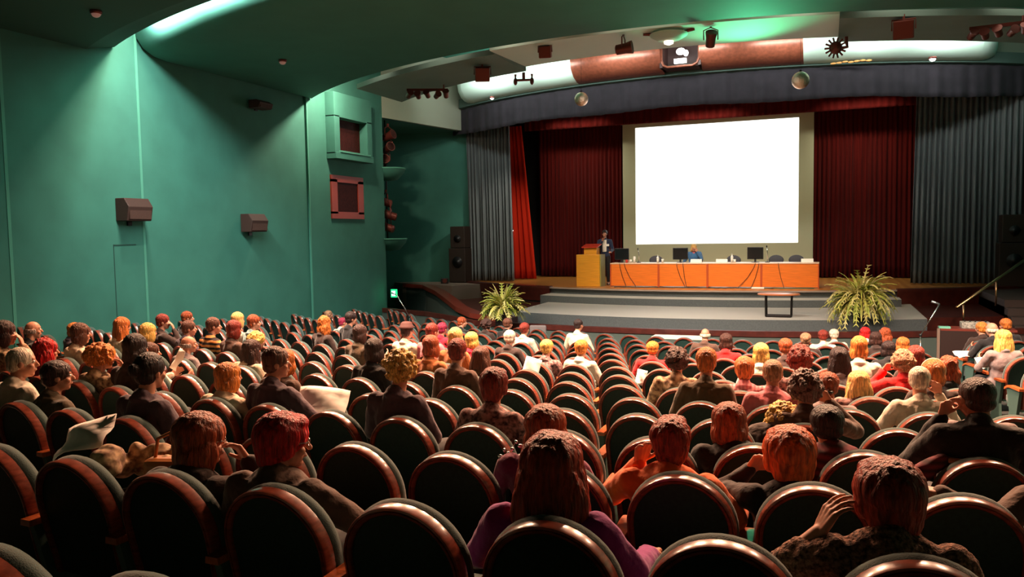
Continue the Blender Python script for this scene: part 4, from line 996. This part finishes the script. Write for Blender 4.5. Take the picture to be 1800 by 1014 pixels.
# ------------------------------------------------------------------ audience: seat (block, row, place), shift, height, head yaw, hair, clothes, arms, label
AUD = [
('c', 11, -12, -0.08, 0.10, -25, 'bob', 'darkbrown', 'pattern', 'lap', 'face', 'person with dark brown hair and patterned scarf at the wall end, looking aside'),
('c', 10, -15, 0.20, 0.01, -15, 'rim', 'grey', 'black', 'lap', 'lap', 'bald person in black jacket at the wall end of the audience'),
('c', 9, -16, -0.20, -0.11, 10, 'bob', 'ginger', 'mauve', 'lap', 'lap', 'person with ginger-blond bob sitting behind the bald one at the wall'),
('c', 10, -12, -0.12, 0.05, -20, 'bob', 'brown', 'cream', 'lap', 'lap', 'person with brown bob and pale collar beside the ginger-blond bob'),
('c', 9, -13, -0.16, 0.06, -5, 'long', 'orange', 'cream', 'lap', 'lap', 'person with long orange hair and cream top under the near wall speaker'),
('c', 9, -12, -0.00, 0.03, 0, 'bob', 'yellow', 'mauve', 'lap', 'lap', 'person with smooth yellow-blond bob, below the second wall crease'),
('c', 8, -14, -0.03, 0.04, -30, 'short', 'darkred', 'dkbrown', 'lap', 'face', 'person with dark red hair resting face on one hand near the wall'),
('c', 11, -11, 0.06, -0.04, -10, 'wavy', 'red', 'crimson', 'lap', 'lap', 'person with vivid crimson-red wavy hair and crimson top near the wall'),
('c', 12, -9, 0.20, 0.02, -30, 'thin', 'white', 'beige', 'lap', 'lap', 'white-haired person in beige jacket at the frame edge, looking aside'),
('c', 12, -8, -0.04, -0.07, -35, 'short', 'darkbrown', 'olive', 'lap', 'lap', 'person with short dark hair and olive jacket next to the white-haired one'),
('c', 11, -9, -0.00, -0.02, -15, 'afro', 'ginger', 'pattern', 'lap', 'cheek', 'person with big frizzy bright orange hair and patterned brown jacket'),
('c', 11, -8, -0.17, 0.08, 0, 'bob', 'dark', 'dkbrown', 'lap', 'lap', 'person with dark bob just past the frizzy orange hair'),
('c', 10, -10, 0.20, -0.08, -20, 'short', 'brown', 'ruffle', 'read', 'read', 'person in white ruffled top holding up a white sheet'),
('c', 12, -6, -0.07, 0.05, 5, 'bun', 'dark', 'mauve', 'lap', 'lap', 'person with dark pinned-up hair and mauve top before the ruffled white top'),
('l', 7, 4, -0.12, 0.01, -10, 'short', 'auburn', 'dkbrown', 'lap', 'lap', 'auburn-haired person by the wall behind the striped sweater'),
('c', 8, -12, -0.20, -0.00, -25, 'short', 'brown', 'mauve', 'lap', 'lap', 'brown-haired person between the auburn one and the striped sweater'),
('c', 8, -11, -0.20, 0.07, -35, 'short', 'brown', 'stripe', 'rest', 'rest', 'person in black and orange striped sweater'),
('c', 9, -10, -0.20, -0.07, -30, 'rim', 'grey', 'grey', 'lap', 'lap', 'balding person in grey jacket before the striped sweater'),
('c', 7, -12, 0.01, 0.10, 0, 'bob', 'blonde', 'beige', 'lap', 'lap', 'pale blond person farthest back by the wall, past the striped sweater'),
('c', 8, -10, -0.14, 0.06, -10, 'bob', 'darkred', 'brownj', 'lap', 'lap', 'dark-red-haired person in front of the pale blond one'),
('c', 7, -11, -0.20, 0.08, -25, 'short', 'auburn', 'bluegrey', 'lap', 'lap', 'auburn-haired person in pale blue-green top'),
('c', 8, -9, -0.20, -0.07, -20, 'curly', 'yellow', 'black', 'lap', 'lap', 'curly yellow-blond person just below the pale blue-green top'),
('c', 9, -8, -0.20, -0.06, -5, 'long', 'darkbrown', 'cream', 'lap', 'lap', 'person with long dark brown hair over a cream top'),
('c', 11, -6, -0.07, -0.08, -15, 'bob', 'ginger', 'cream', 'lap', 'lap', 'person with smooth orange bob and cream cardigan'),
('c', 11, -5, -0.20, 0.06, -50, 'short', 'brown', 'mauve', 'lap', 'wide', 'person in mauve jacket turned aside with one arm stretched along the seats'),
('c', 10, -6, -0.05, -0.03, 55, 'bob', 'orange', 'brownj', 'cheek', 'lap', 'orange-haired person with glasses turned towards the mauve jacket'),
('l', 3, 3, 0.20, -0.12, 0, 'thin', 'tan', 'dkbrown', 'lap', 'lap', 'tan-headed person alone far back near the wall corner'),
('c', 6, -9, -0.20, 0.08, -5, 'wavy', 'orange', 'dkbrown', 'lap', 'lap', 'orange-haired person next to the beige jacket near the wall-side aisle'),
('c', 4, -11, -0.20, -0.11, -10, 'crop', 'crimson', 'beige', 'lap', 'rest', 'person with cropped crimson hair and beige jacket near the wall-side aisle'),
('c', 5, -9, -0.16, 0.10, -15, 'short', 'dark', 'black', 'lap', 'lap', 'dark-haired person past the cropped crimson head'),
('c', 7, -7, 0.09, 0.06, -15, 'bob', 'darkbrown', 'tanj', 'lap', 'read', 'person with dark bob, white collar and tan top near the wall-side aisle'),
('c', 9, -5, -0.05, 0.05, 0, 'bob', 'dark', 'black', 'lap', 'lap', 'person with very dark bob and dark coat behind the curly blond'),
('c', 11, -3, -0.14, 0.09, 25, 'afro', 'yellow', 'mauve', 'lap', 'lap', 'person with big curly pale blond hair and mauve-brown jacket'),
('c', 6, -6, -0.04, 0.07, -5, 'short', 'darkbrown', 'cream', 'read', 'read', 'person in dark flat hat and cream clothes holding white sheets'),
('c', 6, -5, -0.19, 0.08, -10, 'short', 'darkred', 'pink', 'lap', 'lap', 'dark-red-haired person in pink beside the flat hat'),
('c', 4, -6, -0.00, -0.04, 0, 'short', 'crimson', 'crimson', 'lap', 'lap', 'person with crimson hair and crimson top near the front'),
('c', 8, -4, -0.06, 0.04, 0, 'bob', 'auburn', 'rust', 'lap', 'lap', 'auburn-haired person in rust-brown jacket, podium half of the seats'),
('c', 2, -6, -0.20, -0.06, -60, 'short', 'auburn', 'black', 'lap', 'lap', 'person in black looking aside in profile near the fern by the wall'),
('c', 2, -5, -0.14, -0.08, 0, 'curly', 'darkbrown', 'dkbrown', 'lap', 'lap', 'person with curly dark brown hair in front of the fern pot'),
('c', 2, -4, -0.06, -0.02, -20, 'short', 'brown', 'black', 'lap', 'lap', 'brown-haired person right below the large fern'),
('c', 7, -4, 0.02, 0.09, 0, 'bob', 'blonde', 'rust', 'lap', 'lap', 'blond person beside the yellow-haired one with red collar'),
('c', 6, -4, 0.03, -0.01, 5, 'bob', 'yellow', 'crimson', 'lap', 'lap', 'yellow-haired person with red collar'),
('c', 9, -3, -0.11, 0.10, 0, 'short', 'darkred', 'brownj', 'lap', 'lap', 'person with dark red short hair and brown jacket before the two blondes'),
('c', 8, -3, 0.02, -0.05, 0, 'long', 'brown', 'tanj', 'lap', 'lap', 'person with long straight brown hair beside white sheets'),
('c', 5, -3, -0.05, -0.03, 0, 'short', 'white', 'dkbrown', 'lap', 'lap', 'white-haired person in dark brown, middle rows'),
('c', 3, -3, -0.08, -0.02, 0, 'bun', 'darkred', 'beige', 'lap', 'lap', 'broad person in beige jacket next to the grey side chair'),
('c', 6, -2, 0.02, -0.06, 0, 'short', 'yellow', 'dkpattern', 'lap', 'lap', 'yellow-blond person in patterned mauve top, middle rows'),
('c', 6, -1, 0.03, -0.04, 0, 'short', 'ginger', 'beige', 'lap', 'lap', 'orange-haired person in pale pinkish jacket, middle rows'),
('c', 2, -1, -0.12, 0.04, -10, 'crop', 'dark', 'cream', 'rest', 'lap', 'person with cropped dark hair and cream shirt near the front'),
('c', 11, -2, -0.03, 0.00, -5, 'pixie', 'darkred', 'dkpattern', 'lap', 'rest', 'person with short dark red hair and dark flowered blouse among empty seats'),
('c', 5, 1, -0.09, -0.10, 0, 'short', 'ginger', 'red', 'lap', 'lap', 'orange-haired person in red top, middle rows'),
('c', 8, 1, -0.10, 0.01, 0, 'curly', 'darkbrown', 'pattern', 'lap', 'lap', 'person with tousled dark hair and cream patterned jacket'),
('c', 2, 3, 0.01, -0.04, 0, 'rim', 'white', 'brownj', 'lap', 'lap', 'bald person in brown jacket below the low white table'),
('c', 9, 1, -0.02, 0.10, 0, 'short', 'orange', 'tanj', 'lap', 'lap', 'orange-brown-haired person in tan jacket, below the bright red top'),
('c', 4, 3, 0.00, -0.01, 0, 'bob', 'darkbrown', 'red', 'lap', 'lap', 'dark-haired person in bright scarlet top'),
('c', 8, 2, 0.05, -0.04, 0, 'pixie', 'orange', 'plaid', 'rest', 'rest', 'person with short orange-blond hair and pink checked shirt'),
('c', 6, 3, 0.03, 0.00, -5, 'bob', 'yellow', 'beige', 'lap', 'lap', 'blond person with a hair clip, beyond the pink checked shirt'),
('c', 9, 2, 0.02, 0.03, 0, 'crop', 'tan', 'pink', 'lap', 'lap', 'tan crop-haired person right beside the pink checked shirt'),
('c', 5, 4, 0.00, -0.01, 0, 'short', 'auburn', 'dkbrown', 'lap', 'lap', 'auburn-haired person in dark brown behind the dark red fluffy hair'),
('c', 8, 3, -0.04, 0.07, 0, 'curly', 'darkred', 'dkpattern', 'lap', 'lap', 'person with fluffy dark red hair, centre of the fern half'),
('c', 2, 6, -0.02, -0.08, 0, 'bun', 'tan', 'dkbrown', 'lap', 'lap', 'tan-blond person with pinned hair near the front, fern half'),
('c', 1, 7, -0.05, -0.09, 0, 'short', 'darkred', 'cream', 'lap', 'lap', 'dark-red-haired person next to the white-haired one near the front'),
('c', 0, 8, 0.01, -0.13, 0, 'short', 'white', 'cream', 'lap', 'lap', 'white-haired person in cream in the front row below the trailing fern'),
('c', 7, 4, 0.02, 0.02, 0, 'long', 'dark', 'grey', 'lap', 'lap', 'person with long very dark hair and grey top, fern half'),
('c', 9, 3, -0.15, -0.06, 5, 'pony', 'auburn', 'grey', 'lap', 'lap', 'person with auburn ponytail and dark hair tie'),
('c', 10, 2, 0.03, -0.00, -5, 'curly', 'greybrown', 'brownj', 'lap', 'cheek', 'person with thick grey-brown hair before the ponytail'),
('c', 8, 4, -0.11, -0.14, 0, 'long', 'blonde', 'dkpattern', 'lap', 'lap', 'person with long loose wavy blond hair'),
('c', 6, 5, 0.03, 0.10, 0, 'bob', 'ginger', 'beige', 'lap', 'lap', 'person with orange-blond bob behind the long blond hair'),
('c', 0, 9, -0.03, -0.09, 0, 'bob', 'red', 'white', 'lap', 'lap', 'red-haired person with white collar in the front row'),
('c', 2, 8, -0.02, -0.05, 0, 'bob', 'darkbrown', 'dkbrown', 'lap', 'lap', 'dark brown bob next to the auburn hair near the front aisle end'),
('c', 1, 9, -0.12, -0.04, 0, 'wavy', 'auburn', 'dkbrown', 'lap', 'lap', 'wavy auburn hair near the front row end by the aisle'),
('c', 4, 7, -0.07, -0.07, 0, 'bob', 'dark', 'black', 'lap', 'lap', 'person with dark bob in black near the aisle end'),
('c', 3, 8, -0.01, -0.07, 0, 'bob', 'orange', 'dkbrown', 'lap', 'lap', 'orange bob near the aisle, below the microphone stand'),
('c', 6, 6, 0.04, 0.01, 0, 'bob', 'darkred', 'dkbrown', 'lap', 'lap', 'dark red bob near the aisle end, beside the red sweater'),
('c', 7, 5, 0.13, 0.00, 5, 'curly', 'tan', 'red', 'cheek', 'lap', 'person with curly tan hair and red sweater, cheek on hand'),
('c', 8, 5, 0.01, -0.02, 0, 'bob', 'orange', 'dkbrown', 'lap', 'lap', 'orange-haired person with a pale hairband near the aisle'),
('c', 7, 6, -0.05, -0.04, 0, 'wavy', 'auburn', 'black', 'lap', 'lap', 'auburn wavy hair at the aisle end beside the pale hairband'),
('c', 9, 4, -0.05, 0.01, -10, 'thin', 'white', 'beige', 'rest', 'high', 'grey-haired person in loose pale beige shirt leaning on one arm'),
('c', 10, 4, -0.07, -0.02, 0, 'thin', 'white', 'grey', 'lap', 'lap', 'white-blond person at the frame edge behind the dark suit'),
('r', 1, 0, 0.09, -0.05, 20, 'short', 'ginger', 'dkbrown', 'lap', 'lap', 'orange-haired person in the side block, nearest the partition'),
('r', 2, 0, 0.06, 0.00, 35, 'rim', 'white', 'black', 'read', 'lap', 'white-rimmed bald person in black jacket in the side block'),
('r', 1, 1, -0.08, 0.00, 15, 'short', 'orange', 'black', 'lap', 'lap', 'orange-blond person in black at the back of the side block'),
('r', 4, 0, -0.20, -0.02, 10, 'long', 'yellow', 'grey', 'read', 'lap', 'person with long pale curls in the side block holding papers'),
]
NEAR = [
('c', 13, -3, -0.12, 0, -38, 'bob', 'auburn', 'dkbrown', 'lap', 'cheek', (0.0, 0.06, -0.200), (0.0, 0.02, 0.0), 'person with dark auburn bob and glasses, hand raised to the mouth'),
('c', 13, -2, -0.14, 0, -42, 'pixie', 'red', 'brownj', 'rest', 'wide', (0.0, 0.0, -0.135), (0.0, 0.0, 0.0), 'person with short vivid red hair, glasses and brown jacket'),
('c', 12, -1, -0.16, 0, -8, 'bob', 'auburn', 'magenta', 'lap', 'lap', (0.0, 0.05, -0.156), (0.0, 0.0, 0.0), 'person with auburn bob half hidden behind the long red hair'),
('c', 13, 0, -0.06, 0, 8, 'long', 'wine', 'purple', 'rest', 'rest', (0.0, 0.0, -0.140), (0.0, 0.0, 0.0), 'person with long dark red hair and purple sweater, nearest centre'),
('c', 12, 0, -0.08, 0, 10, 'tuft', 'wine', 'orange', 'high', 'rest', (0.0, 0.0, -0.162), (0.0, 0.0, 0.0), 'person with short dark red hair and orange jacket, arm raised'),
('c', 11, 1, -0.11, 0, -5, 'bob', 'auburn', 'black', 'lap', 'lap', (-0.02, 0.0, -0.181), (-0.03, 0.0, 0.0), 'person with smooth auburn bob, pearl earring and black coat'),
('c', 12, 1, -0.07, 0, 15, 'pixie', 'flame', 'black', 'cheek', 'rest', (-0.012, 0.08, -0.220), (-0.02, 0.02, 0.0), 'person with bright orange hair in black, chin on hand'),
('c', 11, 2, -0.13, 0, 5, 'crop', 'dark', 'dkplaid', 'rest', 'back', (-0.024, 0.0, -0.157), (-0.03, 0.0, 0.0), 'person with cropped dark hair and dark red checked shirt'),
('c', 10, 1, 0.19, 0, 0, 'curly', 'yellow', 'dkbrown', 'lap', 'lap', (0.14, 0.02, -0.220), (0.08, 0.02, -0.07), 'curly blond person bending sideways behind the bright orange hair'),
('c', 13, 2, -0.05, 0, 12, 'pixie', 'wine', 'speckle', 'ear', 'lap', (0.0, 0.03, -0.142), (0.0, 0.03, -0.02), 'person with dark red hair and speckled brown sweater, fingers at the ear'),
('c', 11, 3, 0.01, 0, 15, 'crop', 'darkbrown', 'black', 'high', 'rest', (0.0, 0.0, 0.039), (0.0, 0.0, 0.0), 'person in black suit holding both hands up to the face'),
('c', 12, 3, -0.11, 0, 0, 'short', 'dark', 'brownj', 'back', 'lap', (0.0, 0.0, -0.099), (0.0, 0.0, 0.0), 'person cut by the frame edge, brown sleeve stretched over the seat'),
]
occupied = {}
def place_person(rec, near):
    if near: b, r, i, dx, dz, yaw, sty, hc, tp, pl, pr, lean, head, label = rec
    else: b, r, i, dx, dz, yaw, sty, hc, tp, pl, pr, label = rec; lean = (0, 0, 0); head = (0, 0, 0)
    x, y, z, t = seat_pos(b, r, i)
    x += dx*cos(t)-.09*sin(t); y += dx*sin(t)+.09*cos(t)
    occupied[(b, r, i)] = label
    if not near:
        q = (i*7+r*3) % 3      # small variety of posture
        lz_ = -.06 if r >= 9 else (-.04 if r >= 6 else -.02)
        lean = ((0, 0, lz_), (.03, .05, lz_), (-.03, .02, lz_))[q]; head = (0, 0, .02)
        yaw = round(yaw/15)*15
    det = .0048 if (near and r >= 12) else (.0085 if r >= 9 else (.011 if r >= 6 else .014))
    s = 1+dz/1.2; wd = .97 if (hash_(label) % 2) else 1.03
    wide = 1.0
    if sty == 'crop' or 'broad' in label: wide = 1.1
    o = person(label, (x, y, z), t, sty, hc, tp, pl, pr, yaw, -3 if near else 0, lean, head, det, wide, ((1.07, 1.05, s) if near else (1, 1, s)), .004 if tp == 'speckle' else 0)
    if not near: tag(o, group='seated audience')
    else: tag(o, group='nearest seated audience')
    return o
def hash_(s): return sum(ord(c)*(k+1) for k, c in enumerate(s))
for rec in AUD: place_person(rec, False)
NP = [place_person(rec, True) for rec in NEAR]
for o_, k_ in zip(NP, (1.10, 1.04, 1.06, 1.14, 1.0, 1.02, 1.20, 1.06, 1.0, 1.10, 1.0, 1.0)):
    h_ = [c for c in o_.children if c.name.startswith('hair')][0]; h_.scale = [q*k_ for q in h_.scale]
for o_, yw in ((NP[0], -38), (NP[1], -42)): spectacles(o_, [c for c in o_.children if c.name.startswith('hair')][0].location, yw, -3)
spectacles([o for o in bpy.data.objects if o.get('label', '').startswith('orange-haired person with glasses')][0], (.0, .2, 1.145), 60)
# accessories on heads
def hpos(o): return Vector([c for c in o.children if c.name.startswith('hair')][0].location)
for o in list(bpy.data.objects):
    lb = o.get('label', '')
    if o.get('category') != 'person': continue
    if 'in dark flat hat' in lb:
        MB().lathe([(.12, 0), (.13, .01), (.10, .03), (.085, .07), (.06, .09), (.01, .095)], 20, tuple(hpos(o)+Vector((0, -.015, .05)))).build('hat', mat('dark_red_felt', (.06, .015, .012), .8), o, True)
    if 'with a pale hairband' in lb:
        c = hpos(o); MB().tube([(c.x+.100*cos(a), c.y+.01, c.z+.02+.112*sin(a)) for a in [-.3+3.74*k/12 for k in range(13)]], .012, 8).build('hairband', mat('cream_band', (.7, .5, .3), .6), o, True)
    if 'pearl earring' in lb:
        c = hpos(o); MB().ell((c.x-.088, c.y, c.z-.05), (.008, .008, .008)).build('earring', paper, o, True)
    if 'dark hair tie' in lb:
        c = hpos(o); MB().lathe([(.03, -.015), (.04, 0), (.03, .015)], 14, (c.x, c.y-.12, c.z-.03)).build('hair_tie', black, o, True)

# ------------------------------------------------------------------ all theatre chairs
ORD = 'zeroth first second third fourth fifth sixth seventh eighth ninth tenth eleventh twelfth thirteenth fourteenth fifteenth sixteenth seventeenth eighteenth nineteenth twentieth twenty-first twenty-second'.split()
def in_view(x, y, z, m=85):
    d = Vector((x, y, z+.95-CAMZ)); zc = d.dot(fwd)
    if zc < .9: return False
    u = 900+d.dot(right)/zc*FPX; v = 507-d.dot(up)/zc*FPX
    return -m*(1+4/zc) < u < 1800+m*(1+4/zc) and v < 1070
specs = []
def describe(b, r, k, n_, who):
    row = ORD[r+1]+' row'
    where = {'c': 'centre block, %s, %s seat from the wall-side aisle', 'l': 'wall block, %s, %s seat from the wall', 'r': 'side block, %s, %s seat from the aisle'}[b] % (row, ORD[k+1])
    return ('occupied' if who else 'empty')+' arch-backed chair, '+where
GR = {'c': 'arch-backed chairs of the centre block', 'l': 'arch-backed chairs of the wall block', 'r': 'arch-backed chairs of the side block'}
for r in range(0, 15):
    for b in 'clr':
        if b == 'r' and not 1 <= r <= 5: continue
        rng = range(-30, 31) if b == 'c' else range(0, 9)
        row = []
        for i in rng:
            x, y, z, t = seat_pos(b, r, i)
            if b == 'c' and not (-9.75 < x < 1.56): continue
            if b == 'l' and (x > -10.75 or (r == 0 and y > 20.6)): continue
            if b == 'r' and x > 5.2: continue
            row.append((i, x, y, z, t))
        for k, (i, x, y, z, t) in enumerate(row):
            if not in_view(x, y, z): continue
            specs.append((x, y, z, t, describe(b, r, k, len(row), (b, r, i) in occupied), GR[b], k == 0))
print('CHAIRS', len(specs), 'PEOPLE', len(occupied), [k for k in occupied if not any(abs(seat_pos(*k)[0]-s[0]) < .01 and abs(seat_pos(*k)[1]-s[1]) < .01 for s in specs)])
place_chairs(specs)
o = MB()
for (x0, x1) in ((2.25, 5.7),):
    rows = []
    for r in range(1, 7):
        rows.append([(x0+(x1-x0)*k/6, CY-sqrt((R0+DR*r-.80)**2-(x0+(x1-x0)*k/6-CX)**2), fz(r)+.118) for k in range(7)])
        rows.append([(x0+(x1-x0)*k/6, CY-sqrt((R0+DR*r+.25)**2-(x0+(x1-x0)*k/6-CX)**2), fz(r)+.118) for k in range(7)])
    o.grid(rows)
st(o.build('floor_side_block', floor_m))

# ------------------------------------------------------------------ people on stage
mic_m = black
J = dict(kind='stand', lx=0, ly=0, lz=0, hc=(0, .02, 1.66))
J['arms'] = [(Vector((-.18, 0, 1.42)), Vector((-.25, -.02, 1.14)), Vector((-.20, .22, 1.08)), (0, 1, 0), (0, 0, -1), .4, -1),
             (Vector((.18, 0, 1.42)), Vector((.25, .05, 1.16)), Vector((.06, .20, 1.42)), (-.3, -.1, 1), (-.5, .5, 0), 1.1, 1)]
o = person('standing speaker in dark suit and white shirt holding a microphone beside the podium', (-6.78, 25.45, 1.39), pi+.15, 'short', 'dark', 'navy', yaw=10, detail=.009, J=J, key='speaker', scale=(1, 1, 1.02))
MB().box((-.07, .088, 1.08), (.07, .130, 1.47)).build('shirt_front', top_mat('white'), o, bevel=.02)
MB().box((-.15, .09, 1.26), (-.06, .126, 1.33)).build('pocket_badge', paper, o)
for s in (-1, 1): MB().ell((s*.11, .06, .04), (.05, .13, .045)).build('shoe', black, o, True)
MB().tube([(.03, .15, 1.48), (.02, .14, 1.565)], [.012, .018], 8).build('handheld_microphone', black, o, True)
mw = bpy.data.objects[-1] if False else None
JS = joints('face', 'rest', 0, .06, 0, 0, .02, -.02)
o = person('seated person with fair hair and blue jacket at the head table', (-3.95, 26.15, 1.39), pi, 'bob', 'blonde', 'blue', yaw=0, detail=.011, J=JS, key='chairwoman', scale=(1.05, 1, 1.02))
MB().ell((0, .27, .93), (.065, .035, .15)).build('blouse', top_mat('pink'), o, True)
office_chair(-3.95, 'dark conference chair of the seated person in blue')

# ------------------------------------------------------------------ papers, bags and coats in the stalls
def sheet(label, loc, rot, w, h, bend=.03, name='paper_sheet', cat='paper', m=paper):
    rows = [[(-w/2+w*i/6, -h/2+h*j/6, bend*sin(i/6*pi)+.012*sin(j*1.3+i)) for i in range(7)] for j in range(7)]
    o = MB().grid(rows).build(name, m, smooth=True, loc=loc); o.rotation_euler = rot
    sd = o.modifiers.new('s', 'SOLIDIFY'); sd.thickness = .002
    return tag(o, label, cat, 'loose papers in the stalls')
def by_seat(b, r, i, dx, dy, h):
    x, y, z, t = seat_pos(b, r, i)
    return (x+dx*cos(t)-dy*sin(t), y+dx*sin(t)+dy*cos(t), z+h)
sheet('large open white newspaper sheet before the short vivid red hair', by_seat('c', 11, -5, .12, .50, .87), (.75, .1, .35), .40, .28, .05, 'newspaper')
sheet('white sheet raised by the person in the ruffled top', by_seat('c', 10, -10, .22, .60, .96), (1.1, .2, -.5), .16, .24)
sheet('white sheets in the lap of the flat-hatted person', by_seat('c', 6, -6, .02, .40, .86), (.8, .1, .3), .36, .3)
sheet('white sheet between seats beside the long straight brown hair', by_seat('c', 7, -2, .0, .16, .93), (1.2, .3, .35), .20, .30)
sheet('small white sheet tucked between two empty seats in the middle', by_seat('c', 6, 0, .30, .1, .82), (1.3, .2, .1), .13, .2)
sheet('rolled white programme beside the person with flowered blouse', by_seat('c', 11, -2, .42, .25, .68), (.4, .9, .2), .1, .22, .04)
sheet('white booklet held by the white-rimmed person in the side block', by_seat('r', 2, 0, -.28, .45, .74), (.35, 0, .4), .3, .22)
sheet('white papers in the lap of the pale curls in the side block', by_seat('r', 4, 0, -.32, .40, .80), (.5, 0, .4), .3, .24)
sheet('pale folded magazine at the frame corner beside the bag', by_seat('c', 13, -4, -.38, .40, .92), (.6, -.3, .2), .3, .22)
sheet('small crumpled white tissue beside the tan bag', by_seat('c', 13, -4, .36, .46, .82), (.5, .4, .9), .12, .14, .03)
def blob_cloth(name, label, loc, r, m, seed, cat, n=14):
    rnd = random.Random(seed); mb = MB()
    for k in range(n): mb.ell((rnd.uniform(-r, r), rnd.uniform(-r*.7, r*.7), rnd.uniform(0, r*.6)), (r*rnd.uniform(.3, .5), r*rnd.uniform(.25, .4), r*rnd.uniform(.2, .35)), (rnd.uniform(0, 3), rnd.uniform(0, 3), 0), 10, 8)
    me = remesh(mb, name, .009, 3, lambda p: .012*noise.noise(p*16))
    o = mesh_obj(name, me, m, None, loc); return tag(o, label, cat)
blob_cloth('coat', 'dark coats heaped on the seat at the frame corner, under the cream scarf', by_seat('c', 13, -4, .04, .38, .50), .24, top_mat('dkbrown'), 5, 'coat', 22)
blob_cloth('scarf', 'crumpled cream and orange scarf heaped on a seat at the frame corner', by_seat('c', 13, -4, -.02, .42, .74), .20, top_mat('pattern'), 3, 'scarf')
def handbag(label, loc, rz, m, s=1.0):
    t = thing('handbag', label, 'handbag', loc, rz)
    MB().box((-.15*s, -.06*s, 0), (.15*s, .06*s, .18*s)).build('bag_body', m, t, bevel=.03*s)
    MB().tube([(-.11*s, 0, .16*s), (-.09*s, 0, .27*s), (0, 0, .31*s), (.09*s, 0, .27*s), (.11*s, 0, .16*s)], .009*s, 8).build('strap', m, t, True)
    MB().lathe([(.02*s, 0), (.02*s, .01)], 10, M=Matrix.Translation((0, -.065*s, .12*s)) @ Matrix.Rotation(pi/2, 4, 'X')).build('clasp', chrome, t)
    return t
handbag('tan leather handbag on the seat beside the crumpled scarf', by_seat('c', 13, -4, .24, .42, .70), .3, mat('tan_leather', (.42, .14, .03), .4))
b = handbag('shiny dark handbag with chain on the seat beside the long dark red hair', by_seat('c', 12, -2, .30, .36, .62), .5, mat('patent_leather', (.02, .012, .012), .12, coat=1), .9)
mb = MB()
for k in range(16):
    a = k/15; c_ = Vector((-.15+.32*a, -.02, .27+.07*sin(a*pi)+.02*sin(k*2))); mb.ell(c_, (.014, .008, .010), (0, 0, k*1.3), 8, 6)
mb.build('chain', chrome, b, True)
blob_cloth('coat', 'grey knitted coat thrown over the seat beside the scarlet top', by_seat('c', 9, 5, -.5, .2, .62), .15, top_mat('dkpattern'), 8, 'coat', 10)
